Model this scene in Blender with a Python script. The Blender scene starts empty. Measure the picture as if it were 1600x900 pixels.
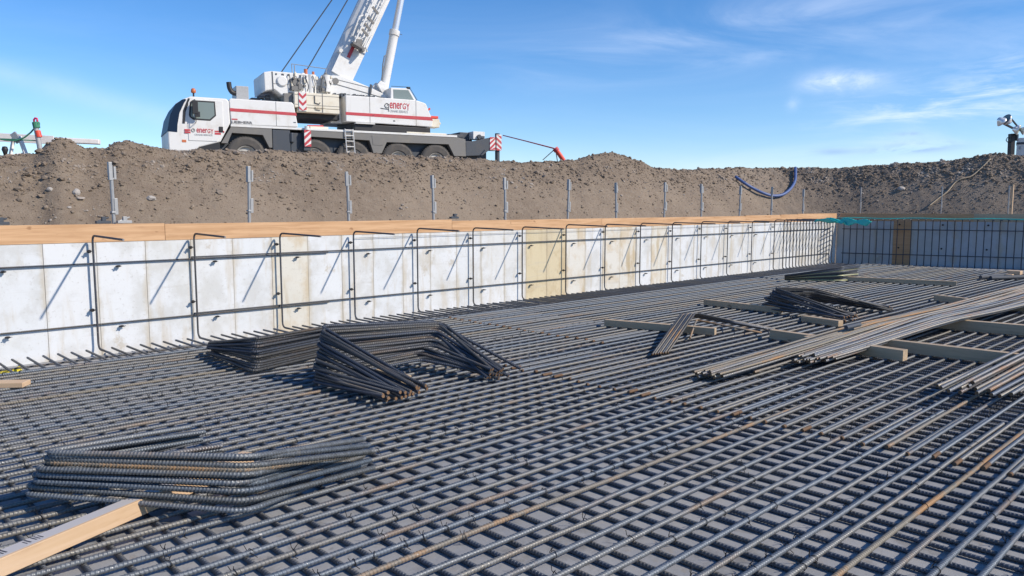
import bpy, bmesh, math, random
import numpy as np
from mathutils import Vector, Matrix, noise
R=math.radians
rnd=random.Random(7); nr=np.random.RandomState(11)
scn=bpy.context.scene; COL=scn.collection
# ------------------------------------------------------------------ camera
EYE=1.82; YAW=R(46.01); PITCH=R(6.04)
fwd=Vector((math.cos(YAW)*math.cos(PITCH),math.sin(YAW)*math.cos(PITCH),-math.sin(PITCH)))
cam=bpy.data.objects.new('camera',bpy.data.cameras.new('camera')); COL.objects.link(cam)
cam.location=(0,0,EYE); cam.rotation_euler=fwd.to_track_quat('-Z','Y').to_euler()
cam.data.sensor_width=36; cam.data.lens=27.0; cam.data.clip_end=5000; cam.data.clip_start=0.05
scn.camera=cam
_r=Vector((math.sin(YAW),-math.cos(YAW),0)); _u=_r.cross(fwd)
def ray(px,py): return fwd+_r*((px-800)/1200)-_u*((py-450)/1200)
def G(px,py,z=0.0):
    d=ray(px,py); t=(z-EYE)/d.z; return Vector((d.x*t,d.y*t,z))
def azel(px,py):
    d=ray(px,py); return math.atan2(d.y,d.x), math.atan2(d.z,math.hypot(d.x,d.y))
# ------------------------------------------------------------------ light
SUN=Vector((0.50,-1.0,0.80)).normalized()
sel=math.asin(SUN.z); srot=math.atan2(SUN.x,SUN.y)
sl=bpy.data.lights.new('sun','SUN'); sl.energy=3.8; sl.angle=R(1.1); sl.color=(1.0,0.90,0.77)
so=bpy.data.objects.new('sun',sl); COL.objects.link(so); so.rotation_euler=SUN.to_track_quat('Z','Y').to_euler()
scn.view_settings.view_transform='Standard'; scn.view_settings.look='None'
scn.view_settings.exposure=0.38; scn.view_settings.gamma=1.0
w=bpy.data.worlds.new('World'); scn.world=w; w.use_nodes=True
nt=w.node_tree; N=nt.nodes; L=nt.links; N.clear()
def mth(op,a,b=None,c=None,clamp=False):
    n=N.new('ShaderNodeMath'); n.operation=op; n.use_clamp=clamp
    for i,v in enumerate((a,b,c)):
        if v is None: continue
        if isinstance(v,(int,float)): n.inputs[i].default_value=v
        else: L.new(v,n.inputs[i])
    return n.outputs[0]
sky=N.new('ShaderNodeTexSky'); sky.sky_type='NISHITA'; sky.sun_disc=False
sky.sun_elevation=sel; sky.sun_rotation=srot; sky.altitude=1200; sky.air_density=1.0; sky.dust_density=0.25; sky.ozone_density=3.0
tc=N.new('ShaderNodeTexCoord'); sp=N.new('ShaderNodeSeparateXYZ'); L.new(tc.outputs['Generated'],sp.inputs[0])
AZ=mth('ARCTAN2',sp.outputs[1],sp.outputs[0]); EL=mth('ARCSINE',sp.outputs[2])
def nz(sx,sy,scale,detail,rough,rot=0.0,dist=0.0):
    cb=N.new('ShaderNodeCombineXYZ'); L.new(AZ,cb.inputs[0]); L.new(EL,cb.inputs[1])
    mp=N.new('ShaderNodeMapping'); L.new(cb.outputs[0],mp.inputs[0]); mp.inputs['Rotation'].default_value=(0,0,rot); mp.inputs['Scale'].default_value=(sx,sy,1)
    t=N.new('ShaderNodeTexNoise'); L.new(mp.outputs[0],t.inputs['Vector']); t.inputs['Scale'].default_value=scale
    t.inputs['Detail'].default_value=detail; t.inputs['Roughness'].default_value=rough; t.inputs['Distortion'].default_value=dist
    return t.outputs[0]
def smooth(v,a,b):
    n=N.new('ShaderNodeMapRange'); n.interpolation_type='SMOOTHSTEP'; L.new(v,n.inputs[0]); n.inputs[1].default_value=a; n.inputs[2].default_value=b; return n.outputs[0]
def blob(px,py,rx,ry,tilt=0.0):
    a,e=azel(px,py); k=1/1200
    da=mth('SUBTRACT',AZ,a); de=mth('SUBTRACT',EL,e); ct,st=math.cos(tilt),math.sin(tilt)
    u=mth('ADD',mth('MULTIPLY',da,ct),mth('MULTIPLY',de,st)); v=mth('SUBTRACT',mth('MULTIPLY',de,ct),mth('MULTIPLY',da,st))
    u=mth('DIVIDE',u,rx*k); v=mth('DIVIDE',v,ry*k)
    q=mth('ADD',mth('MULTIPLY',u,u),mth('MULTIPLY',v,v)); return mth('EXPONENT',mth('MULTIPLY',q,-1.0))
nA=nz(1.0,5.0,9,8,0.62,0.0,0.6); nB=nz(1.0,4.5,3.0,7,0.6,-0.22,0.9); nC=nz(1.0,2.0,22,9,0.65,0.05,0.4)
acc=None
def addc(m):
    global acc; acc=m if acc is None else mth('ADD',acc,m)
puff=mth('ADD',mth('MULTIPLY',smooth(nC,0.32,0.60),.65),.35); wisp=smooth(nA,0.42,0.72); veil=smooth(nB,0.35,0.75)
for (px,py,rx,ry,ti,amt,kind) in ((1320,127,44,14,.05,.95,puff),(1285,132,26,8,0,.5,puff),(1400,121,42,8,0,.55,wisp),(1388,163,62,13,0,.7,wisp),(1380,185,95,6,-.05,.5,wisp),
        (1240,160,8,10,.4,.4,puff),(1575,135,75,40,-.25,.75,wisp),(1520,165,110,22,-.1,.5,wisp),(1500,212,260,34,0,.42,veil),(1250,265,420,28,0,.30,veil),
        (1150,45,330,26,-.16,.34,veil),(1180,85,200,14,-.13,.30,veil),(980,60,260,30,-.1,.18,veil),(1500,70,200,60,0,.22,veil)):
    addc(mth('MULTIPLY',mth('MULTIPLY',blob(px,py,rx,ry,ti),kind),amt))
addc(mth('MULTIPLY',mth('MULTIPLY',blob(110,143,190,15,0.24),mth('ADD',veil,0.35)),0.34))
addc(mth('MULTIPLY',veil,0.05))
dark=None
for (px,py,rx,ry) in ((1301,237,24,4.5),(1405,235,50,4),(1440,228,46,7),(1420,209,20,2.5)):
    m=mth('MULTIPLY',blob(px,py,rx,ry),smooth(nC,0.38,0.55)); dark=m if dark is None else mth('ADD',dark,m)
hs=N.new('ShaderNodeHueSaturation'); hs.inputs['Saturation'].default_value=1.25; hs.inputs['Value'].default_value=1.0; tn=N.new('ShaderNodeMix'); tn.data_type='RGBA'; tn.blend_type='MULTIPLY'; tn.inputs[0].default_value=1.0; L.new(sky.outputs[0],tn.inputs[6]); tn.inputs[7].default_value=(.97,.965,1.03,1); L.new(tn.outputs[2],hs.inputs['Color'])
mx=N.new('ShaderNodeMix'); mx.data_type='RGBA'; L.new(mth('MULTIPLY',mth('MINIMUM',acc,0.95),0.72),mx.inputs[0]); L.new(hs.outputs[0],mx.inputs[6]); mx.inputs[7].default_value=(6.2,6.9,8.2,1)
mx2=N.new('ShaderNodeMix'); mx2.data_type='RGBA'; L.new(mth('MULTIPLY',dark,0.75,clamp=True),mx2.inputs[0]); L.new(mx.outputs[2],mx2.inputs[6]); mx2.inputs[7].default_value=(2.6,3.9,6.0,1)
bg=N.new('ShaderNodeBackground'); bg.inputs[1].default_value=0.124; L.new(mx2.outputs[2],bg.inputs[0])
wo=N.new('ShaderNodeOutputWorld'); L.new(bg.outputs[0],wo.inputs[0])
scn.cycles.max_bounces=6
# ------------------------------------------------------------------ helpers
ONES='first second third fourth fifth sixth seventh eighth ninth tenth eleventh twelfth thirteenth fourteenth fifteenth sixteenth seventeenth eighteenth nineteenth'.split()
def ordw(n):
    if n<=19: return ONES[n-1]
    t={2:'twent',3:'thirt',4:'fort',5:'fift',6:'sixt',7:'sevent'}[n//10]
    return t+'ieth' if n%10==0 else t+'y-'+ONES[n%10-1]
def tag(o,label=None,cat=None,group=None,kind=None):
    for k,v in (('label',label),('category',cat),('group',group),('kind',kind)):
        if v: o[k]=v
    return o
def link(o,parent=None):
    COL.objects.link(o)
    if parent is not None: o.parent=parent
    return o
def empty(name,loc=(0,0,0),rz=0): 
    o=bpy.data.objects.new(name,None); o.location=loc; o.rotation_euler=(0,0,rz); o.empty_display_size=.2; return link(o)
def copy_tree(o,parent=None):
    c=o.copy(); COL.objects.link(c); c.parent=parent
    for ch in list(o.children): copy_tree(ch,c)
    return c
class MB:
    def __init__(s): s.v=[]; s.f=[]
    def add(s,vs,fs):
        b=len(s.v); s.v.extend([tuple(p) for p in vs]); s.f.extend([tuple(i+b for i in f) for f in fs]); return s
    def box(s,a,b,M=None):
        x0,y0,z0=a; x1,y1,z1=b
        vs=[Vector(p) for p in ((x0,y0,z0),(x1,y0,z0),(x1,y1,z0),(x0,y1,z0),(x0,y0,z1),(x1,y0,z1),(x1,y1,z1),(x0,y1,z1))]
        if M is not None: vs=[M@p for p in vs]
        return s.add(vs,[(0,3,2,1),(4,5,6,7),(0,1,5,4),(1,2,6,5),(2,3,7,6),(3,0,4,7)])
    def beam(s,p,q,w,h,up=Vector((0,0,1))):       # square bar between two points
        p=Vector(p); q=Vector(q); d=(q-p); l=d.length; d/=l; sd=d.cross(up).normalized(); u=sd.cross(d)
        M=Matrix((d.to_4d(),sd.to_4d(),u.to_4d(),(0,0,0,1))).transposed(); M.translation=p
        M[3][0]=M[3][1]=M[3][2]=0; M[3][3]=1
        return s.box((0,-w/2,-h/2),(l,w/2,h/2),M)
    def prism(s,poly,t0,t1):                       # polygon in (x,z), extruded along y
        n=len(poly); A=sum(poly[i][0]*poly[(i+1)%n][1]-poly[(i+1)%n][0]*poly[i][1] for i in range(n))
        if A<0: poly=poly[::-1]
        vs=[(x,t0,z) for x,z in poly]+[(x,t1,z) for x,z in poly]
        fs=[tuple(range(n)),tuple(range(2*n-1,n-1,-1))]+[(i,i+n,(i+1)%n+n,(i+1)%n) for i in range(n)]
        return s.add(vs,fs)
    def tube(s,path,r,seg=8,**k):
        v,f=tube(path,r,seg,**k); return s.add(v,f)
    def cyl(s,p,q,r,seg=20,r2=None):
        p=Vector(p); q=Vector(q); d=(q-p).normalized(); a=d.orthogonal().normalized(); b=d.cross(a); r2=r if r2 is None else r2
        vs=[]; 
        for c,rr in ((p,r),(q,r2)):
            for i in range(seg):
                t=2*math.pi*i/seg; vs.append(c+a*(rr*math.cos(t))+b*(rr*math.sin(t)))
        fs=[tuple(range(seg))[::-1],tuple(range(seg,2*seg))]+[(i,(i+1)%seg,(i+1)%seg+seg,i+seg) for i in range(seg)]
        return s.add(vs,fs)
    def lathe(s,prof,c,axis='y',seg=32):           # prof: list of (radius, along)
        vs=[];c=Vector(c)
        for r,a in prof:
            for i in range(seg):
                t=2*math.pi*i/seg
                vs.append(c+(Vector((r*math.cos(t),a,r*math.sin(t))) if axis=='y' else Vector((r*math.cos(t),r*math.sin(t),a))))
        fs=[]
        for j in range(len(prof)-1):
            for i in range(seg):
                q=(j*seg+i,j*seg+(i+1)%seg,(j+1)*seg+(i+1)%seg,(j+1)*seg+i); fs.append(q[::-1] if axis=='z' else q)
        return s.add(vs,fs)
    def mesh(s,name,smooth=False):
        m=bpy.data.meshes.new(name); m.from_pydata(s.v,[],s.f); m.update()
        if smooth: m.polygons.foreach_set('use_smooth',[True]*len(m.polygons))
        return m
    def build(s,name,mat,parent=None,bevel=0,smooth=False,loc=None):
        m=s.mesh(name,smooth); m.materials.append(mat); o=bpy.data.objects.new(name,m); link(o,parent)
        if loc is not None: o.location=loc
        if bevel:
            b=o.modifiers.new('bevel','BEVEL'); b.width=bevel; b.segments=2; b.limit_method='ANGLE'; b.angle_limit=R(40)
        if smooth and not bevel:
            pass
        return o
def fillet(pts,rad,n=5):
    pts=[Vector(p) for p in pts]; out=[pts[0]]
    for i in range(1,len(pts)-1):
        a,b,c=pts[i-1:i+2]; d1=(a-b); d2=(c-b); k=min(rad,d1.length*.45,d2.length*.45)
        p=b+d1.normalized()*k; q=b+d2.normalized()*k
        for j in range(n+1):
            t=j/n; out.append(p*(1-t)**2+b*2*t*(1-t)+q*t*t)
    out.append(pts[-1]); return out
def tube(path,r,seg=8,rib=0,pitch=.022,lean=.004,ribh=.10,phase=0.0,closed=False):
    P=np.array([tuple(p) for p in path],float); D=np.linalg.norm(np.diff(P,axis=0),axis=1); S=np.concatenate([[0],np.cumsum(D)]); Lt=S[-1]
    if rib:
        n=int(Lt/pitch); base=np.arange(n)*pitch
        st=np.stack([base,base+.58*pitch,base+.62*pitch,base+.95*pitch],1).ravel(); rr=np.tile([r,r,r*(1+ribh),r*(1+ribh)],n)
        st=np.append(st,Lt); rr=np.append(rr,r)
    else:
        st=S.copy(); rr=np.full(len(st),r)
    C=np.stack([np.interp(st,S,P[:,k]) for k in range(3)],1)
    e=max(Lt*1e-4,.004); 
    T=np.stack([np.interp(np.minimum(st+e,Lt),S,P[:,k])-np.interp(np.maximum(st-e,0),S,P[:,k]) for k in range(3)],1)
    T/=np.linalg.norm(T,axis=1)[:,None]
    up=np.array([0,0,1.]) if abs(T[0][2])<.9 else np.array([1.,0,0])
    A=np.zeros_like(T); a=np.cross(up,T[0]); a/=np.linalg.norm(a); A[0]=a
    for i in range(1,len(T)):
        a=A[i-1]-T[i]*np.dot(A[i-1],T[i]); A[i]=a/np.linalg.norm(a)
    B=np.cross(T,A); ang=np.arange(seg)*2*math.pi/seg+phase
    ca,sa=np.cos(ang),np.sin(ang)
    rad=np.repeat(rr[:,None],seg,1)
    if rib:
        rad[:,0]=r*(1+ribh*.7); rad[:,seg//2]=r*(1+ribh*.7)
    V=C[:,None,:]+A[:,None,:]*(rad*ca)[:,:,None]+B[:,None,:]*(rad*sa)[:,:,None]
    if rib: V=V+T[:,None,:]*(lean*sa)[None,:,None]
    m=len(st); V=V.reshape(-1,3); i=np.arange(m-1)[:,None]*seg; j=np.arange(seg)[None,:]; jn=(j+1)%seg
    F=np.stack([i+j,i+jn,i+seg+jn,i+seg+j],2).reshape(-1,4).tolist()
    F.append(list(range(seg))[::-1]); F.append(list(range((m-1)*seg,m*seg)))
    return V.tolist(),F
def tube_mesh(name,path,r,seg=8,mat=None,smooth=False,**k):
    v,f=tube(path,r,seg,**k); m=bpy.data.meshes.new(name); m.from_pydata(v,[],f); m.update(); smooth=True
    if smooth:
        m.polygons.foreach_set('use_smooth',[True]*len(m.polygons))
        if k.get('rib'): m.set_sharp_from_angle(angle=R(47))
    if mat: m.materials.append(mat)
    return m
def ob(name,mesh,parent=None,loc=(0,0,0),rot=(0,0,0)):
    o=bpy.data.objects.new(name,mesh); o.location=loc; o.rotation_euler=rot; return link(o,parent)
# ------------------------------------------------------------------ materials
class Mat:
    def __init__(s,name,rough=.6,metal=0.0,col=(.5,.5,.5)):
        s.m=bpy.data.materials.new(name); s.m.use_nodes=True; s.t=s.m.node_tree; s.n=s.t.nodes; s.b=s.n['Principled BSDF']
        s.b.inputs['Roughness'].default_value=rough; s.b.inputs['Metallic'].default_value=metal; s.b.inputs['Base Color'].default_value=(*col,1); s.co=None
    def new(s,t): return s.n.new(t)
    def li(s,a,b): s.t.links.new(a,b)
    def coord(s,kind='Position'):
        if kind=='Position': g=s.new('ShaderNodeNewGeometry'); return g.outputs['Position']
        return s.new('ShaderNodeTexCoord').outputs[kind]
    def noise(s,scale,detail=4,rough=.55,stretch=(1,1,1),kind='Position',rot=(0,0,0),dist=0,off=None):
        mp=s.new('ShaderNodeMapping'); mp.inputs['Scale'].default_value=stretch; mp.inputs['Rotation'].default_value=rot
        s.li(s.coord(kind),mp.inputs[0])
        if off is not None: s.li(off,mp.inputs['Location'])
        t=s.new('ShaderNodeTexNoise'); t.inputs['Scale'].default_value=scale; t.inputs['Detail'].default_value=detail; t.inputs['Roughness'].default_value=rough; t.inputs['Distortion'].default_value=dist
        s.li(mp.outputs[0],t.inputs['Vector']); return t.outputs[0]
    def step(s,v,a,b,lo=0.0,hi=1.0):
        n=s.new('ShaderNodeMapRange'); n.interpolation_type='SMOOTHSTEP'; s.li(v,n.inputs[0])
        for i,x in enumerate((a,b,lo,hi)): n.inputs[i+1].default_value=x
        return n.outputs[0]
    def math(s,op,a,b):
        n=s.new('ShaderNodeMath'); n.operation=op
        for i,v in enumerate((a,b)):
            if isinstance(v,(int,float)): n.inputs[i].default_value=v
            else: s.li(v,n.inputs[i])
        return n.outputs[0]
    def mix(s,f,a,b):
        n=s.new('ShaderNodeMix'); n.data_type='RGBA'
        if isinstance(f,(int,float)): n.inputs[0].default_value=f
        else: s.li(f,n.inputs[0])
        for i,v in ((6,a),(7,b)):
            if isinstance(v,tuple): n.inputs[i].default_value=(*v,1)
            else: s.li(v,n.inputs[i])
        return n.outputs[2]
    def color(s,c): s.li(c,s.b.inputs['Base Color']); return s
    def rough(s,c): s.li(c,s.b.inputs['Roughness']); return s
    def bump(s,h,strength=.3,dist=.01):
        n=s.new('ShaderNodeBump'); n.inputs['Strength'].default_value=strength; n.inputs['Distance'].default_value=dist; s.li(h,n.inputs['Height']); s.li(n.outputs[0],s.b.inputs['Normal']); return s
    def rand(s): return s.new('ShaderNodeObjectInfo').outputs['Random']
def steel(name,a,b,rust,amt,metal=.55,rough=.5,rk=(.55,.75)):
    M=Mat(name,rough,metal); r=M.rand()
    base=M.mix(r,a,b)
    cb=M.new('ShaderNodeCombineXYZ'); M.li(M.math('MULTIPLY',r,37.0),cb.inputs[0]); M.li(M.math('MULTIPLY',r,91.0),cb.inputs[2])
    n1=M.noise(1.1,5,.6,off=cb.outputs[0]); n2=M.noise(35,4,.6)
    base=M.mix(M.step(n2,.35,.75,0,.30),base,tuple(min(1,x*1.9) for x in a))
    thr=M.math('ADD',n1,M.math('MULTIPLY',M.math('SUBTRACT',n2,.5),.25))
    f=M.step(thr,rk[0],rk[1],0,amt)
    sp_=M.step(M.noise(60,2,.5),.70,.74,0,.75); M.color(M.mix(sp_,M.mix(f,base,rust),(.50,.49,.46))); mm=M.step(f,0,1,metal,.15); M.li(mm,M.b.inputs['Metallic'])
    M.rough(M.step(n2,.2,.8,rough-.08,rough+.2)); M.bump(n2,.25,.002)
    return M.m
STEEL=steel('rebar_steel',(.135,.16,.19),(.215,.20,.17),(.24,.155,.085),.75,rk=(.54,.78))
STEEL_R=steel('rusted_steel',(.19,.175,.15),(.21,.19,.15),(.36,.20,.085),.9,metal=.4,rough=.6,rk=(.47,.66))
STEEL_D=steel('dark_steel',(.06,.072,.095),(.10,.095,.085),(.13,.085,.05),.75,rk=(.52,.75))
STEEL_C=steel('shaded_lower_steel',(.095,.11,.135),(.13,.125,.115),(.14,.09,.05),.5,metal=.4,rk=(.6,.8))  # shade of the backlit cross bars put into the colour, dulls their lit tops
STEEL_F=steel('fresh_steel',(.11,.135,.165),(.13,.135,.135),(.24,.18,.10),.6,rk=(.58,.78))
STEEL_B=steel('bundle_steel',(.12,.14,.17),(.30,.27,.22),(.30,.16,.07),.8,rk=(.50,.75))
END=Mat('cut_end',.75,.1,(.17,.095,.045)).m
WIRE=Mat('tie_wire_black',.5,.6,(.03,.03,.032)).m
def dirtmat():
    M=Mat('soil',.95,0); a=M.noise(.35,6,.6); b=M.noise(6,8,.7); c=M.noise(45,6,.7); d=M.noise(1.2,6,.65,stretch=(1,.35,1))
    col=M.mix(M.step(a,.35,.65),(.19,.145,.105),(.248,.194,.142)); col=M.mix(M.step(b,.42,.72,0,.7),col,(.27,.22,.165)); col=M.mix(M.step(d,.52,.72,0,.45),col,(.14,.107,.080))
    col=M.mix(M.step(c,.58,.75,0,.6),col,(.33,.28,.22))
    sx=M.new('ShaderNodeSeparateXYZ'); M.li(M.coord(),sx.inputs[0])
    grey=M.step(sx.outputs[0],22,40,0,.55); col=M.mix(grey,col,(.215,.185,.160)); M.color(col)
    M.bump(M.math('ADD',M.math('MULTIPLY',b,.6),M.math('MULTIPLY',c,.5)),.8,.06); return M.m
SOIL=dirtmat()
def rockmat():
    M=Mat('stone',.9,0); n=M.noise(9,5,.6); v=M.new('ShaderNodeTexVoronoi'); v.inputs['Scale'].default_value=3.0; M.li(M.coord(),v.inputs['Vector'])
    col=M.mix(M.step(n,.35,.7),(.185,.142,.104),(.27,.216,.163)); sv=M.new('ShaderNodeSeparateColor'); M.li(v.outputs['Color'],sv.inputs[0])
    M.color(M.mix(M.step(sv.outputs[0],.82,.97,0,.55),col,(.45,.41,.37))); M.bump(M.noise(60,5,.7),.6,.02); return M.m
STONE=rockmat()
M=Mat('pale_stone',.85,0); M.color(M.mix(M.noise(12,5,.6),(.30,.265,.23),(.46,.43,.39))); M.bump(M.noise(50,5,.7),.5,.02); PALE=M.m
def slabmat():
    M=Mat('mud_slab_concrete',.85,0); a=M.noise(.8,5,.6); b=M.noise(14,6,.65); c=M.noise(120,3,.6)
    col=M.mix(M.step(a,.3,.7),(.24,.25,.265),(.335,.34,.345)); col=M.mix(M.step(b,.45,.75,0,.5),col,(.32,.31,.30)); col=M.mix(M.step(b,.25,.4,.5,0),col,(.12,.115,.11)); col=M.mix(M.step(c,.60,.70,0,.5),col,(.44,.43,.41)); st_=M.noise(3.2,6,.7); col=M.mix(M.step(st_,.50,.66,0,.55),col,(.13,.125,.12)); st2=M.noise(5.5,5,.65,off=None); col=M.mix(M.step(st2,.60,.70,0,.4),col,(.30,.24,.17)); M.color(col)
    M.bump(M.math('ADD',b,M.math('MULTIPLY',c,.3)),.35,.01); return M.m
SLAB=slabmat()
def panelmat(name,c1,c2,stain,amt,streak=.36):
    M=Mat(name,.6,0); r=M.rand(); cb=M.new('ShaderNodeCombineXYZ'); M.li(M.math('MULTIPLY',r,53.0),cb.inputs[0])
    a=M.noise(2.2,6,.65,off=cb.outputs[0]); b=M.noise(5,6,.6,stretch=(1,1,.16),off=cb.outputs[0]); c=M.noise(28,5,.65); d=M.noise(6,5,.6,stretch=(.12,1,1.6),off=cb.outputs[0])
    h_=M.noise(.55,4,.6); col=M.mix(r,c1,c2); col=M.mix(M.step(a,.42,.64,0,amt),col,stain); col=M.mix(M.step(h_,.48,.64,0,.28),col,(.50,.48,.41)); col=M.mix(M.step(b,.51,.68,0,streak),col,(.42,.33,.19)); col=M.mix(M.step(c,.58,.70,0,.35),col,(.33,.31,.28)); w2=M.noise(1.7,6,.7); col=M.mix(M.step(w2,.62,.70,0,.5),col,(.38,.31,.20))
    col=M.mix(M.step(d,.60,.74,0,.35),col,(.42,.40,.36))
    g=M.new('ShaderNodeTexCoord'); s=M.new('ShaderNodeSeparateXYZ'); M.li(g.outputs['Generated'],s.inputs[0])
    e=M.math('ABSOLUTE',M.math('SUBTRACT',s.outputs[0],.5),0) if False else M.math('ABSOLUTE',M.math('SUBTRACT',s.outputs[0],.5),0.0)
    e2=M.math('ADD',e,M.math('MULTIPLY',M.math('SUBTRACT',a,.5),.35)); col=M.mix(M.step(e2,.40,.53,0,.5),col,(.45,.38,.26))
    M.color(col); M.bump(c,.12,.004); M.rough(M.step(c,.3,.7,.5,.75)); return M.m
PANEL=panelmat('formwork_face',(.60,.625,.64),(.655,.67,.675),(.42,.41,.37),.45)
PANEL_T=panelmat('tan_formwork_face',(.57,.49,.32),(.57,.49,.34),(.38,.28,.14),.5)
PANEL_W=panelmat('warm_formwork_face',(.62,.60,.54),(.61,.59,.52),(.50,.38,.22),.6,.8)
PANEL_G=panelmat('shaded_formwork_face',(.42,.45,.50),(.48,.50,.53),(.36,.37,.38),.4,.15)  # formwork face with the far wall's bluish shade mixed into its colour
def woodmat(name,c1,c2,knot,rot=0):
    M=Mat(name,.65,0); r=M.rand(); cb=M.new('ShaderNodeCombineXYZ'); M.li(M.math('MULTIPLY',r,41.0),cb.inputs[0]); M.li(M.math('MULTIPLY',r,17.0),cb.inputs[1])
    a=M.noise(1.4,5,.55,stretch=(.7,8,14),kind='Object',dist=.6,off=cb.outputs[0]); b=M.noise(3,5,.7,stretch=(1,5,7),kind='Object',off=cb.outputs[0]); c=M.noise(1.1,4,.6,kind='Object',off=cb.outputs[0])
    k=M.noise(5,2,.4,stretch=(1,2,2),kind='Object',off=cb.outputs[0])
    col=M.mix(M.step(a,.35,.65),c1,c2); col=M.mix(M.step(b,.55,.75,0,.5),col,knot); col=M.mix(M.step(c,.4,.65,0,.35),col,c1); col=M.mix(M.step(k,.70,.76,0,.8),col,knot); M.color(col); M.bump(b,.2,.003); return M.m
LUMBER=woodmat('plywood_board',(.60,.37,.20),(.46,.26,.125),(.28,.14,.06))
LUMBER_S=woodmat('shaded_brown_plywood',(.55,.32,.17),(.47,.26,.125),(.27,.14,.06))  # brown plywood, darkened in colour for the boards on the shaded wall
TIMBER=woodmat('weathered_timber',(.50,.375,.24),(.38,.285,.18),(.20,.14,.09))
TIMBER_L=woodmat('new_pine_timber',(.60,.43,.28),(.54,.37,.22),(.40,.25,.13))
def paint(name,col,rough=.35,dirt=.25,dc=(.42,.36,.27),metal=0):
    M=Mat(name,rough,metal); a=M.noise(1.6,6,.65,kind='Object'); b=M.noise(3,6,.6,stretch=(1,1,.25),kind='Object'); 
    c=M.mix(M.step(a,.48,.75,0,dirt),col,dc); c=M.mix(M.step(b,.58,.78,0,dirt*.7),c,tuple(x*.8 for x in dc)); M.color(c); M.rough(M.step(a,.3,.8,rough,rough+.25)); return M.m
WHITE=paint('white_paint',(.70,.70,.68),.42,.42); CREAM=paint('dirty_cream_paint',(.72,.67,.55),.5,.75,(.50,.40,.24)); RED=paint('red_paint',(.48,.045,.06),.45,.15); GREY=paint('grey_paint',(.17,.165,.155),.5,.5,(.26,.235,.19))
DGREY=paint('dark_grey_paint',(.05,.06,.075),.5,.3,(.15,.13,.11)); BLACK=paint('black_plastic',(.018,.018,.02),.5,.1,(.08,.07,.06)); RUBBER=paint('dusty_rubber',(.085,.08,.075),.9,.8,(.20,.17,.135))
RIM=paint('rim_paint',(.42,.41,.38),.5,.5); GALV=Mat('galvanised_steel',.5,.35); GALV.color(GALV.mix(GALV.noise(18,4,.6),(.30,.30,.30),(.44,.44,.43))); GALV=GALV.m
CHROME=Mat('polished_metal',.3,.55,(.82,.82,.80)).m; ROD=Mat('cylinder_rod_steel',.28,.45,(.66,.67,.68)).m; ORANGE=Mat('amber_lens',.3,0,(.55,.16,.06)).m
GLASS=Mat('dark_tinted_glass',.35,0,(.015,.03,.06)); GLASS.b.inputs['Specular IOR Level'].default_value=.25; GLASS.b.inputs['IOR'].default_value=1.12; GLASS=GLASS.m
GLASS_L=Mat('pale_side_glass',.08,0,(.20,.24,.22)); GLASS_L=GLASS_L.m
INK=Mat('grey_lettering',.5,0,(.38,.39,.40)).m; INKD=Mat('dark_lettering',.5,0,(.05,.05,.055)).m
TEAL=Mat('teal_sheeting',.5,0); TEAL.color(TEAL.mix(TEAL.noise(14,4,.6),(.02,.42,.36),(.06,.55,.48))); TEAL=TEAL.m
BLUE=Mat('blue_hose_rubber',.5,0,(.07,.12,.28)).m; YHOSE=Mat('tan_hose_rubber',.6,0,(.42,.33,.22)).m; YEL=Mat('yellow_tape',.5,0,(.75,.62,.03)).m
SAFE=Mat('orange_red_plastic',.4,0,(.72,.07,.035)).m; PINK=Mat('magenta_plastic',.4,0,(.60,.02,.10)).m; GREEN=Mat('green_rope',.8,0,(.05,.22,.13)).m; PALEW=paint('chalky_white',(.74,.70,.66),.6,.3)
YPAINT=Mat('pale_yellow_marked_steel',.5,.4,(.42,.42,.25)).m
# ------------------------------------------------------------------ terrain
WALL_Y=11.06; CX=25.85; SLABZ=-.15
fd=Vector((1.45,-5.16,0)).normalized(); fn=Vector((-fd.y,fd.x,0)).normalized()*1   # far wall direction, normal
if fn.x<0: fn=-fn
FC=Vector((CX,WALL_Y,0))
crest=[(-400,244),(0,244),(38,243),(58,238),(75,217),(90,210),(106,213),(122,224),(135,231),(150,228),(165,230),(180,219),(200,218),(230,223),(262,229),(350,231),(420,234),(500,239),(600,243),(700,246),(780,249),(840,250),(870,247),(900,248),(920,242),(945,238),(965,239),(985,244),(1003,250),(1012,256),(1022,259),(1060,262),(1120,264),(1200,263),(1240,261),(1310,262),(1360,257),(1420,256),(1480,252),(1520,247),(1548,240),(1575,243),(1600,244),(2200,236)]
_ca=np.array([azel(p,q)[0] for p,q in crest])[::-1]; _ce=np.array([azel(p,q)[1] for p,q in crest])[::-1]
V0=3.2
def crest_z(X,Y):
    az=np.arctan2(Y,X); el=np.interp(az,_ca,_ce)
    r1=15.6/np.maximum(np.sin(az),1e-3)
    P0=FC+fn*1.4; k=P0.x*fn.x+P0.y*fn.y+V0
    den=np.cos(az)*fn.x+np.sin(az)*fn.y; r2=np.where(den>1e-3,k/np.maximum(den,1e-3),1e9)
    r=np.minimum(np.minimum(r1,r2),70); return EYE+np.tan(el)*r
def vdist(X,Y):
    P0=FC+fn*1.4; dl=Y-12.4; dr=(X-P0.x)*fn.x+(Y-P0.y)*fn.y
    k=2.6; hh=np.clip(.5+.5*(dl-dr)/k,0,1); return dr*(1-hh)+dl*hh+k*hh*(1-hh)
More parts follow.
